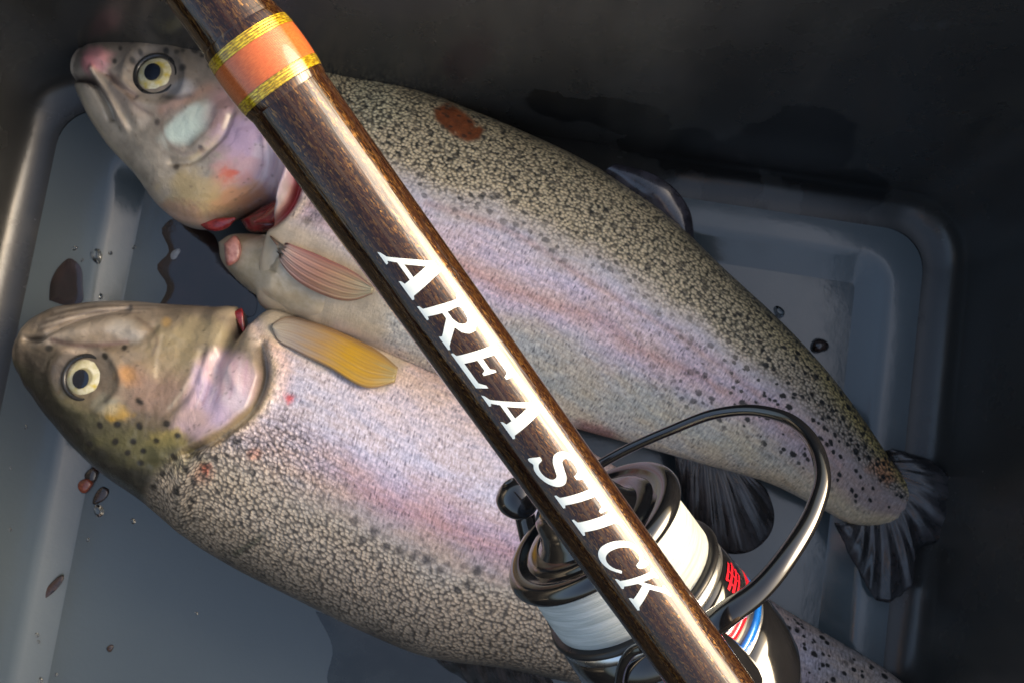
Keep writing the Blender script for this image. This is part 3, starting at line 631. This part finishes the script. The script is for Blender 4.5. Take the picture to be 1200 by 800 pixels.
    L([(308, 400), (322, 428), (315, 462), (290, 492), (250, 518)], 8, (.50, .40, .24), .9); L([(320, 400), (334, 428), (330, 460)], 9, (.52, .38, .32), .7)
    B(339, 467, 6, 5, 0, (.55, .04, .03), .85, ns=1.4, soft=.8); B(241, 549, 5, 6, 0, (.58, .05, .02), .85, ns=1.4, soft=.8); B(298, 531, 9, 6, 0, (.56, .26, .16), .6, ns=.7); B(238, 556, 12, 12, 0, (.55, .22, .12), .4, ns=.8)
    B(200, 512, 26, 10, 0, (.42, .34, .10), .7, ns=.8); B(180, 530, 60, 20, 10, (.16, .15, .06), .6, ns=.7)
    for (a, b_) in [(145, 407), (123, 417), (163, 470), (57, 408), (137, 497), (163, 499), (117, 498), (135, 517), (156, 517), (168, 528), (165, 542), (210, 510), (232, 535), (218, 550), (253, 537), (278, 517), (190, 555), (205, 535), (180, 570), (120, 545), (105, 520), (92, 505), (147, 556), (228, 565), (196, 496), (184, 516), (206, 575), (225, 585), (150, 530)]:
        B(a, b_, rng.uniform(3.5, 5.5), rng.uniform(3, 4.5), rng.uniform(0, 90), (.015, .014, .012), .93, soft=.35)
    for (a, b_) in [(438, 622), (452, 640), (468, 645), (484, 652), (500, 655), (415, 610), (425, 632), (548, 684), (516, 668), (535, 690), (560, 668)]:
        B(a, b_, rng.uniform(4, 6.5), rng.uniform(4, 6), 30, (.05, .045, .045), .8, ns=.5)
    for q in range(90):
        a, b_ = rng.uniform(40, 300), rng.uniform(365, 540); B(a, b_, rng.uniform(.8, 2.2), rng.uniform(.8, 1.8), 0, (.07, .055, .04), .5)
    for q in range(8): L([(236+q*8, 430-q), (240+q*7, 452), (232+q*8, 476-q*2)], 1.3, (.46, .28, .38) if q % 2 else (.68, .60, .66), .5, n=8)
    L([(160, 372), (176, 384), (184, 398), (178, 416)], 2.2, (.13, .10, .08), .6); L([(130, 424), (138, 436), (136, 455), (124, 470)], 3, (.09, .075, .06), .6)
    L([(276, 648), (296, 636), (312, 622)], 4, (.05, .06, .035), .75)
    B(330, 620, 90, 14, 24, (.52, .46, .38), .5, ns=.6)
    bs = (1-headw)*(1-sstep(.30, .46, tw))*sstep(-.02, .06, t)*.9
    bs = np.maximum(bs, (1-headw)*(1-sstep(.3, .42, s))*(1-sstep(.5, .7, tw))*.8)
    sp = (1-headw)*np.maximum(.35*(1-sstep(.4, .55, tw)), np.maximum(sstep(.72, .82, s), .5*(1-sstep(.28, .36, s))*(1-sstep(.6, .8, tw))))
    hs = (1-headw)*sstep(.30, .48, tw)
    sm = polymask(x, y, [(285, 350), (330, 355), (480, 420), (450, 455), (380, 432), (345, 410), (318, 400)], 10)
    C[:] = C*(1-sm[:, None]*.8)+np.array((.54, .47, .33))*sm[:, None]*.8*(.62+.7*fbm(x, y, 14, 12))[:, None]
    bs *= 1-sm; hs *= 1-.8*sm; sp *= 1-sm
    C *= (1+.20*hs)[:, None]*np.array((1.03, 1.0, .96))
    return np.clip(C, .004, .74), np.stack([bs, sp, hs], 1)
def relief2(x, y, s, t):
    z = 0*x
    def ridge(pl, wd, h):
        d, _ = segdist(x, y, smoothpl(pl)); return h*np.exp(-(d/wd)**2)
    z += ridge([(58, 396), (90, 388), (125, 381), (152, 384), (160, 388)], 11, 1.7) - ridge([(60, 402), (86, 406), (120, 406), (150, 401), (166, 394), (180, 384)], 6, 1.1) - ridge([(30, 398), (46, 397), (62, 388), (100, 372), (150, 362)], 3.5, 2.2)
    z += ridge([(60, 378), (90, 368), (130, 362), (180, 362)], 7, .8)
    d = np.hypot(x-100, y-443); z -= 1.5*np.exp(-(d/32)**4); z += 1.1*np.exp(-((d-40)/7)**2)
    z += 2.6*sstep(190, 285, x+.5*(y-440))*polymask(x, y, [(150, 340), (290, 340), (299, 400), (306, 440), (293, 478), (260, 506), (215, 528), (198, 540), (150, 540)], 4)
    z -= ridge([(238, 412), (231, 442), (216, 468), (200, 482)], 5, .8) ; z += 0
    z -= ridge([(307, 405), (311, 440), (298, 478), (264, 508), (220, 531)], 4.5, 2.6)
    z += ridge([(318, 405), (324, 440), (308, 476), (275, 506)], 9, 1.6)
    z += 1.2*(fbm(x, y, 16, 31)-.5)*(1-sstep(.2, .3, s)) + .8*(fbm(x, y, 80, 33)-.5)
    z -= ridge([(250, 420), (258, 450), (250, 480)], 6, .35); z += ridge([(270, 430), (280, 455)], 6, .6)
    return z
M_f2 = fish_material('trout_skin_brown', 1.22, (.034, .027, .021), 1.0, .88, .45)
f2 = tag(empty('trout', atz(420, 590, .0)), 'dark headed trout with yellow pectoral fin lying belly to belly beside the other', 'trout', 'caught trout')
body2, surf2, norm2 = build_fish('body', ST2, 760, 170, 36, paint2, relief2, M_f2, f2)
make_eye(f2, surf2, norm2, 100, 443, 24, (-3, 2), ex=(1.04, 1))
M_pec2 = paddle_mat('yellow_pectoral_fin', [(0, (.46, .42, .34)), (.22, (.38, .31, .25)), (.42, (.44, .28, .12)), (.62, (.56, .32, .02)), (.82, (.50, .30, .05)), (1, (.40, .32, .14))], (.24, .13, .06))
paddle('pectoral_fin', [(318, 380), (334, 371), (365, 376), (410, 394), (448, 414), (466, 430)], [(319, 386), (326, 399), (343, 409), (385, 430), (432, 454), (462, 448)], surf2, M_pec2, f2, (.7, 3.0), fold=.6)
make_fin('dorsal_fin', [(505, 764), (560, 772), (640, 786)], [(520, 782), (580, 815), (665, 822)], [30, 30, 30], [20, 14, 18], M_finD, f2, rays=12, arch=2)
tail(f2, [(1050, 915), (1080, 895), (1095, 865), (1092, 820)], [(1058, 930), (1100, 968), (1150, 980), (1150, 930), (1140, 900), (1175, 880), (1180, 835), (1140, 810), (1098, 806)], [14, 14, 14, 14], [14, 14, 13, 13, 13, 13, 13, 14, 14])
patch('throat_flap', [(292, 390), (300, 374), (318, 365), (345, 370), (390, 384), (400, 398), (360, 408), (325, 404), (305, 402)], lambda a, b: 28, M_belly, f2, 11, thick=10)
patch('cut_face', [(291, 388), (298, 376), (311, 367), (312, 378), (308, 396), (298, 400)], lambda a, b: 34, M_flesh, f2, 2.5, thick=5, n=40)
patch('cut_face', [(273, 366), (283, 361), (286, 375), (287, 394), (281, 384)], lambda a, b: 33, M_flesh, f2, 1.6, thick=4, n=40)
adopt(f2)

# ------------------------------------------------------------------ rod
RA = atd(342, 119, .140); RB = atd(830, 796, .168)
AX = (RB-RA)/np.linalg.norm(RB-RA); RODR = .00655
N0 = -(RA+RB)/2 + CAM; N0 = N0-(N0@AX)*AX; N0 /= np.linalg.norm(N0)      # towards the viewer
T0 = np.cross(AX, N0)                                                    # across the rod
if T0@(RT*.81+UP*.585) < 0: T0 = -T0
DI = np.array([.585, .811])
_tt = np.linspace(-.12, .30, 4000); _pp = RA + _tt[:, None]*AX; _x, _y = proj(_pp); _al = _x*DI[0]+_y*DI[1]
def s_of(al): return float(np.interp(al, _al, _tt))
def s_at(px, py): return s_of(px*DI[0]+py*DI[1])
def lathe(profile, C0, A, nseg=72, N=None, T=None, closed=False):
    """profile: (s, r) along axis A from C0"""
    if N is None:
        ref = np.array([.2, .5, .8]); N = ref-(ref@A)*A; N /= np.linalg.norm(N); T = np.cross(A, N)
    V = []
    for s_, r_ in profile:
        for k in range(nseg):
            a = 2*math.pi*k/nseg; V.append(C0 + A*s_ + r_*(math.cos(a)*N+math.sin(a)*T))
    return V, grid_faces(len(profile), nseg, wrap_v=True)
def rodmat():
    k = NT('brown_flake_lacquer'); A = k.attr('fuv').outputs['Vector']     # mm along, mm round
    grain = k.noise(k.mapping(A, (.10, 1.6, 1)), 1, 5, .65)
    c = k.mix(k.mapr(grain, .3, .7), (.005, .0016, .0011), (.020, .006, .003))
    fl = k.voro(k.mapping(A, (1.9, 6.5, 1)), 1.0, 1.0, dim='2D'); fc = k.sep(fl.outputs['Color'])
    clump = k.mapr(k.noise(k.mapping(A, (.05, .9, 1)), 1, 4, .6), .36, .66, .12, 1.0)
    lum = k.math('MULTIPLY', k.math('POWER', fc[0], 3.2), clump)
    c = k.mix(k.math('MULTIPLY', lum, .62), c, k.mix(fc[1], (.16, .055, .012), (.50, .26, .07)))
    flow = k.noise(k.mapping(A, (.05, .55, 1)), 1, 3, .5)
    k.set(Base_Color=c, Metallic=k.mapr(lum, .05, .5, .1, .75), Roughness=.36, Specular_IOR_Level=.08, Coat_Weight=1.0, Coat_Roughness=.03, Coat_IOR=1.5,
          Coat_Normal=k.bump(flow, .25, .0006))
    return k.m
def wrapmat(name, c1, c2, metal, sc=5.5, shim=False):
    k = NT(name); A = k.attr('fuv').outputs['Vector']; sx = k.n('ShaderNodeSeparateXYZ'); k.l(A, sx.inputs[0])
    th = k.math('ABSOLUTE', k.math('SINE', k.math('MULTIPLY', sx.outputs[0], math.pi*sc)))
    n = k.noise(k.mapping(A, (sc, 1.1, 1)), 1, 3, .6)
    c = k.mix(k.mapr(n, .4, .62), c1, c2)
    k.set(Base_Color=c, Metallic=metal, Roughness=.32, Coat_Weight=1, Coat_Roughness=.03, Coat_IOR=1.55, Normal=k.bump(th, .6, .00025))
    return k.m
M_rod = rodmat(); M_orange = wrapmat('orange_thread', (.50, .105, .022), (.60, .15, .04), .05); M_gold = wrapmat('gold_thread', (.38, .22, .01), (.85, .60, .03), .65, 2.6)
rod = tag(empty('fishing_rod', RA+AX*.02), 'glossy dark brown fishing rod with white lettering and an orange and gold thread band', 'fishing rod')
def rodpiece(name, prof, mat, nseg=96):
    V, F = lathe(prof, RA, AX, nseg, N0, T0); F = F + [tuple(range(nseg)), tuple((len(prof)-1)*nseg+k for k in range(nseg))]
    o = mesh_obj(name, V, F, mat, rod)
    attr(o, 'fuv', 'FLOAT_VECTOR', np.array([(s_*1000, (k/nseg*2*math.pi-math.pi)*RODR*1000, 0) for s_, r_ in prof for k in range(nseg)]))
    return o
b0, b1 = s_at(287, 40), s_at(342, 116)      # wrap band along the rod axis
b0, b1 = s_of(196), s_of(292)
gw = .0021
q0, q1, q2, q3 = [(s_of(v)-b0)/(b1-b0) for v in (208, 222, 267, 281)]
sA, sB = s_of(-150), s_of(1330)
bl = [(sA, RODR*.90)] + [(b0-.012+.012*q, RODR*(.955+.02*q)) for q in (0, 1)] + [(b1+q*(sB-b1)/40, RODR) for q in range(41)]
rodpiece('blank', bl, M_rod)
nb = 40; band_prof = lambda f: RODR*(.99+.095*math.sin(math.pi*min(1, max(0, f)))**.55)
def bandpiece(name, f0, f1, mat, extra=0.0):
    rodpiece(name, [(b0+(b1-b0)*(f0+(f1-f0)*q/nb), band_prof(f0+(f1-f0)*q/nb)+extra) for q in range(nb+1)], mat)
gf = gw/(b1-b0)
# clear epoxy shoulders show the blank colour; thread runs between
bandpiece('wrap_shoulder', -.06, q0, M_rod); bandpiece('gold_trim', q0, q1, M_gold, .00003); bandpiece('orange_wrap', q1, q2, M_orange)
bandpiece('gold_trim', q2, q3, M_gold, .00003); bandpiece('wrap_shoulder', q3, 1.06, M_rod)
# grip at the butt, beyond the picture
M_cork = simple('cork_grip', (.36, .22, .11), .7, var=.3, nsc=500, bump=.5)
rodpiece('grip', [(sB-.004, RODR*.9), (sB-.002, .0118), (sB+.03, .0125), (sB+.075, .0125), (sB+.08, .0115), (sB+.081, .004)], M_cork)

GL = {
 'A': ([(0, 0), (.26, 0), (.25, .05), (.20, .08), (.27, .25), (.63, .25), (.68, .09), (.62, .05), (.61, 0), (1.0, 0), (1.0, .05), (.93, .10), (.62, 1.02), (.43, 1.0), (.12, .12), (.03, .06)], [[(.335, .36), (.60, .36), (.475, .76)]]),
 'R': ([(0, 0), (.32, 0), (.31, .05), (.245, .08), (.245, .42), (.37, .42), (.70, .08), (.70, 0), (1.0, 0), (1.0, .05), (.92, .09), (.585, .46), (.72, .53), (.79, .66), (.77, .83), (.66, .95), (.48, 1.0), (0, 1.0), (0, .95), (.07, .91), (.07, .09), (0, .05)], [[(.245, .54), (.245, .87), (.42, .87), (.53, .82), (.575, .71), (.53, .60), (.42, .54)]]),
 'E': ([(0, 0), (.94, 0), (1.0, .26), (.93, .26), (.83, .13), (.30, .13), (.30, .44), (.58, .44), (.63, .35), (.69, .35), (.69, .66), (.63, .66), (.58, .57), (.30, .57), (.30, .87), (.78, .87), (.86, .75), (.93, .75), (.90, 1.0), (0, 1.0), (0, .95), (.08, .91), (.08, .09), (0, .05)], []),
 'S': ([(.0, .30), (.02, .0), (.10, .0), (.16, .035), (.34, -.03), (.60, -.03), (.82, .06), (.95, .22), (.93, .40), (.78, .53), (.48, .63), (.30, .70), (.26, .79), (.34, .88), (.52, .91), (.72, .86), (.82, .72), (.90, .72), (.89, 1.0), (.81, 1.0), (.74, .97), (.56, 1.03), (.34, 1.02), (.13, .94), (.03, .80), (.06, .63), (.20, .51), (.48, .41), (.68, .33), (.72, .23), (.62, .12), (.42, .085), (.22, .15), (.09, .30)], []),
 'T': ([(.33, 0), (.67, 0), (.67, .05), (.60, .09), (.60, .86), (.86, .86), (.93, .72), (1.0, .72), (.98, 1.0), (.02, 1.0), (0, .72), (.07, .72), (.14, .86), (.40, .86), (.40, .09), (.33, .05)], []),
 'I': ([(0, 0), (1, 0), (1, .05), (.80, .09), (.80, .91), (1, .95), (1, 1.0), (0, 1.0), (0, .95), (.20, .91), (.20, .09), (0, .05)], []),
 'C': ([(.98, .24), (.80, .04), (.55, -.03), (.30, .03), (.10, .20), (.02, .45), (.07, .72), (.24, .93), (.50, 1.03), (.72, .99), (.83, .95), (.89, 1.0), (.95, 1.0), (.96, .68), (.89, .68), (.78, .84), (.58, .91), (.40, .85), (.28, .70), (.245, .48), (.30, .28), (.44, .14), (.62, .10), (.78, .16), (.92, .29)], []),
 'K': ([(0, 0), (.32, 0), (.32, .05), (.25, .09), (.25, .44), (.34, .50), (.66, .10), (.62, .05), (.62, 0), (1.02, 0), (1.02, .05), (.93, .09), (.50, .60), (.78, .90), (.90, .95), (.90, 1.0), (.56, 1.0), (.56, .95), (.60, .90), (.25, .56), (.25, .91), (.32, .95), (.32, 1.0), (0, 1.0), (0, .95), (.07, .91), (.07, .09), (0, .05)], []),
}
def lettermat():
    k = NT('pale_letter_paint'); n = k.noise(k.obj(), 700, 3); k.set(Base_Color=k.mix(n, (.62, .70, .67), (.74, .79, .76)), Roughness=.3, Coat_Weight=1.0, Coat_Roughness=.04); return k.m
M_let = lettermat()
LET = [('A', 495, 562), ('R', 571, 631), ('E', 636, 687), ('A', 694, 755), ('S', 783, 826), ('T', 817, 869), ('I', 868, 890), ('C', 904, 946), ('K', 951, 994)]
for ch, a0, a1 in LET:
    outer, holes = GL[ch]; loops = [[Vector((x, y, 0)) for x, y in L_] for L_ in [outer]+holes]
    if ch in 'SC':
        q = catmull(np.array(outer+[outer[0]]), 110)[:-1]; loops[0] = [Vector((a, b, 0)) for a, b in q]
    if ch == 'R':
        q = catmull(np.array(holes[0]), 30); loops[1] = [Vector((a, b, 0)) for a, b in q]
    flat = [v for L_ in loops for v in L_]; tri = geometry.tessellate_polygon(loops)
    bm = bmesh.new(); vs = [bm.verts.new(v) for v in flat]
    for t_ in tri:
        try: bm.faces.new([vs[i] for i in t_])
        except ValueError: pass
    for q in range(-1, 17):
        bmesh.ops.bisect_plane(bm, geom=bm.verts[:]+bm.edges[:]+bm.faces[:], plane_co=(0, q/16+.003, 0), plane_no=(0, 1, 0))
    V = []
    PH0, PH1 = R(-25), R(29.5)
    for v in bm.verts:
        ph = PH0+(PH1-PH0)*v.co.y; sc = 1-.00022*(a0-500)
        al = a0+(a1-a0)*v.co.x + 17*sc*v.co.y
        # straight-on position along the axis
        V.append(RA + AX*s_of(al) + (RODR+.00006)*(math.cos(ph)*N0+math.sin(ph)*T0))
    bm.verts.index_update(); F = [tuple(v.index for v in f.verts) for f in bm.faces]; bm.free()
    n_ = 0
    mesh_obj('letter', V, F, M_let, rod, smooth=False)
adopt(rod)

# ------------------------------------------------------------------ spinning reel
RO = atd(694, 620, .216); RX = AX.copy()
RX = RX/np.linalg.norm(RX)
RN = RA-RO; RN = RN-(RN@RX)*RX; RN /= np.linalg.norm(RN); RTt = np.cross(RX, RN)
if RTt@RT < 0: RTt = -RTt
M_gloss = simple('gloss_black_plastic', (.008, .008, .009), .12, coat=1, var=.2)
M_satin = simple('satin_black', (.014, .014, .015), .32, var=.25)
M_silver = simple('brushed_silver', (.62, .64, .66), .28, metal=1, var=.08)
M_red = simple('red_anodised', (.62, .015, .03), .25, metal=.3, coat=.6, var=.15)
M_blue = simple('blue_anodised', (.01, .14, .55), .25, metal=.3, coat=.6, var=.15)
def linemat():
    k = NT('white_braid_line'); A = k.attr('fuv').outputs['Vector']; sx = k.n('ShaderNodeSeparateXYZ'); k.l(A, sx.inputs[0])
    wob = k.math('ADD', sx.outputs[0], k.math('MULTIPLY', k.noise(k.mapping(A, (.5, .04, 1)), 1, 3), 1.6))
    wv = k.math('ABSOLUTE', k.math('SINE', k.math('MULTIPLY', wob, 11.0)))
    n = k.noise(k.mapping(A, (1.6, .05, 1)), 1, 5, .65)
    k.set(Base_Color=k.mix(k.mapr(n, .3, .72), (.40, .43, .40), (.64, .66, .63)), Roughness=.38, Specular_IOR_Level=.5, Normal=k.bump(k.math('ADD', wv, k.math('MULTIPLY', n, 1.5)), .5, .0002)); return k.m
M_line = linemat()
reel = tag(empty('spinning_reel', RO+RX*.03), 'black spinning reel with white line, red and blue rings, hanging below the rod', 'fishing reel')
def rp(name, prof, mat, parent=reel, nseg=96, caps=False):
    V, F = lathe([(s_/1000, r_/1000) for s_, r_ in prof], RO, RX, nseg, RN, RTt)
    if caps: F += [tuple(range(nseg)), tuple((len(prof)-1)*nseg+k for k in range(nseg))]
    o = mesh_obj(name, V, F, mat, parent)
    attr(o, 'fuv', 'FLOAT_VECTOR', np.array([(s_, k/nseg*2*math.pi*22, 0) for s_, r_ in prof for k in range(nseg)])); return o
def arc(cx, cr, rad, a0, a1, n=6): return [(cx+rad*math.cos(R(a0+(a1-a0)*i/n)), cr+rad*math.sin(R(a0+(a1-a0)*i/n))) for i in range(n+1)]
spool = rp('spool_lip', [(-1.6, 14.0), (-1.4, 18.2), (-1.9, 18.8)] + arc(0.3, 20.6, 2.3, 170, 10, 10) + [(2.0, 19.0)], M_gloss)
rp('front_disc', [(-2.2, 12.0), (-2.3, 15.5), (-1.8, 16.8), (-.8, 17.6), (-.6, 18.6)], M_gloss)
rp('drag_knob', [(-10.2, .3), (-10.1, 7.5), (-9.6, 9.2), (-8.6, 10.0), (-6.0, 10.6), (-3.4, 11.8), (-2.2, 13.4), (-1.2, 13.8)], M_gloss)
rp('line_winding', [(1.6, 19.8), (2.2, 20.35), (5, 20.5), (9, 20.7), (13, 20.85), (16.2, 20.9), (16.8, 20.4)], M_line)
rp('spool_flange', [(16.4, 19.5)] + arc(17.4, 21.8, .9, 180, 0, 6) + [(18.4, 21.2)], M_satin)
rp('silver_band', [(18.3, 21.3), (18.6, 21.9), (20.4, 22.1), (20.7, 21.6)], M_silver)
skirt = rp('skirt', [(20.6, 21.4), (20.9, 22.0), (24, 22.5), (28.2, 22.9), (28.5, 22.3)], M_gloss)
rp('silver_ring', arc(29.0, 22.5, .6, 180, 0, 6), M_silver); rp('red_ring', [(29.6, 22.3), (29.7, 23.1), (31.2, 23.3), (31.3, 22.4)], M_red)
rp('skirt_groove', [(31.2, 22.4), (31.4, 22.8), (33.4, 23.0), (33.6, 22.6)], M_satin)
rp('blue_ring', [(33.5, 22.5), (33.6, 23.5), (35.2, 23.6), (35.3, 22.7)], M_blue); rp('silver_ring', arc(35.9, 23.0, .6, 180, 0, 6), M_silver)
rp('rotor', [(36.3, 22.6), (36.6, 23.6), (40, 24.4), (46, 24.8), (52, 24.2), (57, 22.0), (60, 17), (60.5, 9), (62, 9)], M_gloss)
# red lettering strokes on the skirt, too oblique to read
for s0, s1, a0, a1 in [(22.0, 22.7, 50, 66), (23.3, 24.1, 46, 70), (24.7, 25.5, 47, 68), (26.0, 26.6, 50, 66), (22.2, 26.4, 58, 59.5), (22.2, 25.4, 51, 52.5), (23.4, 26.4, 65, 66.5)]:
    V = []; n_ = 14
    for k in range(n_+1):
        a = R(a0+(a1-a0)*k/n_)
        for s_ in (s0, s1): V.append(RO+RX*s_/1000+(.02214+(s_-20.9)*.000125+.00012)*(math.cos(a)*RN+math.sin(a)*RTt))
    mesh_obj('red_mark', V, grid_faces(n_+1, 2), M_red, skirt)
# bail
bp = [(826, 738, .196), (850, 720, .194), (885, 695, .194), (925, 648, .197), (955, 595, .204), (964, 560, .209), (955, 522, .216), (930, 494, .223), (890, 481, .230), (840, 484, .237), (785, 504, .242), (735, 526, .246), (690, 550, .247), (640, 570, .245), (606, 582, .240)]
br = [2.9, 2.75, 2.45, 2.2, 2.0, 1.85, 1.7, 1.55, 1.45, 1.35, 1.3, 1.3, 1.3, 1.4, 1.5]
D = catmull(np.array([[*p, r_] for p, r_ in zip(bp, br)]), 120); V, F = tube(atd(D[:, 0], D[:, 1], D[:, 2]), D[:, 3]/1000, 18); mesh_obj('bail_wire', V, F, M_gloss, reel)
# line roller housing and the two bail arms
P = catmull(np.array([[596, 562, .232], [601, 571, .232], [606, 581, .232], [613, 593, .232], [619, 604, .233]]), 18)
V, F = tube(atd(P[:, 0], P[:, 1], P[:, 2]), [.0006+.0049*math.sqrt(max(0, 1-((q/17-.47)/.475)**2)) for q in range(18)], 28); mesh_obj('line_roller', V, F, M_gloss, reel)
P = catmull(np.array([[612, 592, .240], [630, 660, .246], [665, 740, .252], [710, 800, .256], [760, 830, .252]]), 24)
V, F = tube(atd(P[:, 0], P[:, 1], P[:, 2]), np.interp(np.linspace(0, 1, 24), [0, .4, 1], [.0026, .0034, .005]), 16); mesh_obj('bail_arm', V, F, M_gloss, reel)
P = catmull(np.array([[822, 740, .196], [845, 765, .201], [865, 790, .206], [880, 820, .212]]), 16)
V, F = tube(atd(P[:, 0], P[:, 1], P[:, 2]), np.interp(np.linspace(0, 1, 16), [0, .3, 1], [.003, .0042, .0052]), 16); mesh_obj('bail_arm', V, F, M_gloss, reel)
P = catmull(np.array([[756, 757, .190], [742, 762, .192], [731, 776, .195], [726, 796, .200], [728, 830, .206]]), 20)
V, F = tube(atd(P[:, 0], P[:, 1], P[:, 2]), .0011, 12); mesh_obj('rotor_brace', V, F, M_gloss, reel)
# gear body, stem and foot up to the rod
b = RO+RX*.070
def blob(name, c, rx, rn, rt, mat):
    V = []; nu, nv = 18, 28
    for i in range(nu+1):
        f = math.pi*i/nu
        for j in range(nv):
            g = 2*math.pi*j/nv
            q = (math.cos(f), math.sin(f)*math.cos(g), math.sin(f)*math.sin(g)); q = [math.copysign(abs(a)**.7, a) for a in q]
            V.append(c+RX*rx*q[0]+RN*rn*q[1]+RTt*rt*q[2])
    return mesh_obj(name, V, grid_faces(nu+1, nv, wrap_v=True), mat, reel)
blob('gear_body', RO+RX*.078, .020, .019, .014, M_satin)
sf = float((RO+RX*.092-RA)@AX); foot = RA+AX*sf + 0*RN
fdir = (RO+RX*.08)-(RA+AX*sf); fdir -= (fdir@AX)*AX; fl_ = np.linalg.norm(fdir); fdir /= fl_
P = np.array([RO+RX*.080, (RO+RX*.084)*.5+(foot)*.5, foot+fdir*(RODR+.001)]); D = catmull(P, 16)
V, F = tube(D, np.interp(np.linspace(0, 1, 16), [0, .5, 1], [.007, .0045, .006]), 16); mesh_obj('stem', V, F, M_satin, reel)
P = np.array([foot+AX*x_+fdir*(RODR+.0005) for x_ in np.linspace(-.028, .028, 14)]); V, F = tube(P, [.0008+.0022*abs(math.sin(math.pi*q/13))**.5 for q in range(14)], 12); mesh_obj('foot', V, F, M_satin, reel)
adopt(reel)

# ------------------------------------------------------------------ drops, pools and scraps on the bin floor
def glassy(name, col, rough=.03):
    k = NT(name); n = k.noise(k.obj(), 300, 2); k.set(Base_Color=k.mix(n, col, tuple(min(1, c*1.05) for c in col)), Roughness=rough, Transmission_Weight=1.0, IOR=1.333); return k.m
M_water = glassy('clear_water', (.93, .95, .96)); M_bloodw = wet('thin_bloody_water', (.010, .006, .006), (.026, .012, .011), 90, .05)
M_dark = wet('dark_wet_scrap', (.02, .015, .012), (.07, .04, .03)); M_rust = wet('rust_red_clot', (.16, .03, .015), (.36, .09, .04))
def floor_z(p):
    if ix0+sw < p[0] < ix1-sw and iy0+sw < p[1] < iy1-sw: return .0001
    if p[0] < ix0 or p[0] > ix1 or p[1] > iy1: return ZL+.0001
    f = max((ix0+sw-p[0])/sw, (p[0]-ix1+sw)/sw, (p[1]-iy1+sw)/sw); return ZL*min(1, f)+.0003
def drop(px, py, rpx, label, mat=M_water, name='water_drop', cat='water drop', h=.5, group='water drops on the bin floor', asp=1.0, ang=0.0):
    p = atz(px, py, 0.0); p = atz(px, py, floor_z(p)); z = floor_z(p); r_ = rpx*.00033; V = []; nr, na = 6, 18
    ph = rng.uniform(0, 6)
    for i in range(nr+1):
        f = i/nr
        for j in range(na):
            a = 2*math.pi*j/na; q = r_*f*(1+.14*math.sin(2*a+ph)+.08*math.sin(3*a+2*ph)); dx, dy = q*math.cos(a)*asp, q*math.sin(a)
            V.append((p[0]+dx*math.cos(ang)-dy*math.sin(ang), p[1]+dx*math.sin(ang)+dy*math.cos(ang), z+r_*h*math.sqrt(max(0, 1-f*f))))
    F = grid_faces(nr+1, na, wrap_v=True); F.append(tuple(nr*na+j for j in range(na))[::-1])
    return tag(mesh_obj(name, V, F, mat), label, cat, group)
for (a, b_, r_) in [(88, 291, 3), (96, 305, 2), (157, 290, 2.5), (117, 347, 3), (86, 347, 2.5), (128, 296, 2.5)]: drop(a, b_, r_, 'tiny water drop on the bin ledge between the two trout heads')
for (a, b_, r_) in [(12, 548, 2), (30, 500, 2), (156, 610, 3), (230, 718, 1.8), (103, 632, 2), (42, 744, 2.5), (12, 620, 2), (44, 752, 2), (66, 790, 2), (47, 797, 3)]: drop(a, b_, r_, 'tiny water drop on the floor beside the dark backed trout')
drop(913, 366, 7, 'round water drop beside the golden back of the far trout', h=.7, group=None)
drop(116, 598, 6.5, 'clear water drop on the floor below the dark trout head', h=.7, group=None)
drop(113, 300, 6, 'long water drop with a bright glint on the ledge', h=.6, group=None, asp=1.7, ang=-.9)
drop(206, 298, 6, 'pale jelly scrap on the dark floor between the trout heads', mat=wet('pale_jelly', (.20, .22, .24), (.36, .38, .40)), name='jelly_scrap', cat='scrap', group=None, asp=1.4, ang=1.0)
drop(100, 568, 9, 'rust red clot beside the dark trout head', mat=M_rust, name='blood_clot', cat='clot', group=None, h=.6)
drop(108, 556, 9, 'dark brown clot touching the dark trout head', mat=M_dark, name='blood_clot', cat='clot', group=None, h=.6)
drop(118, 580, 6, 'thin dark clot trailing towards the clear drop', mat=M_dark, name='blood_clot', cat='clot', group=None, h=.4, asp=2.2, ang=-2.0)
drop(129, 759, 4, 'dark speck of dirt on the recessed floor panel', mat=M_dark, name='dirt_speck', cat='speck', group=None)
drop(58, 690, 5, 'thin green grey leaf sliver on the ledge', mat=M_dark, name='leaf_sliver', cat='leaf', group=None, asp=4.2, ang=1.0, h=.15)
drop(960, 405, 10, 'dark lump of slime against the golden tailed trout', mat=M_dark, name='slime_lump', cat='slime', group=None, h=.9)
def pool(px_outline, label, mat=M_bloodw):
    pl = smoothpl(px_outline+[px_outline[0]], 60)[:-1]; c = np.mean(pl, 0); V = []; nr = 5
    for i in range(nr+1):
        f = i/nr
        for p in pl:
            q = c+(np.array(p)-c)*f*(1+.0*f); w_ = atz(q[0], q[1], 0.0); w_ = atz(q[0], q[1], floor_z(w_)); V.append((w_[0], w_[1], floor_z(w_)+.0004*math.sqrt(max(0, 1-f**6))+.0002))
    return tag(mesh_obj('pool', V, grid_faces(nr+1, len(pl), wrap_v=True), mat), label, 'puddle', None)
pool([(58, 352), (60, 330), (70, 312), (82, 303), (94, 312), (97, 335), (96, 354), (80, 358)], 'small dark bloody puddle on the ledge above the dark trout head')
pool([(182, 366), (196, 335), (184, 312), (198, 296), (190, 268), (204, 256), (222, 264), (250, 275), (262, 310), (300, 345), (300, 366), (240, 366)], 'dark bloody puddle under the cut throats of both trout')
pool([(370, 716), (390, 760), (384, 800), (420, 830), (560, 840), (560, 780), (460, 745)], 'thin dark layer along the back of the dark headed trout', wet('dark_floor_layer', (.012, .017, .017), (.03, .037, .036), 60, .12))  # thin dark greenish sheet laid over the floor
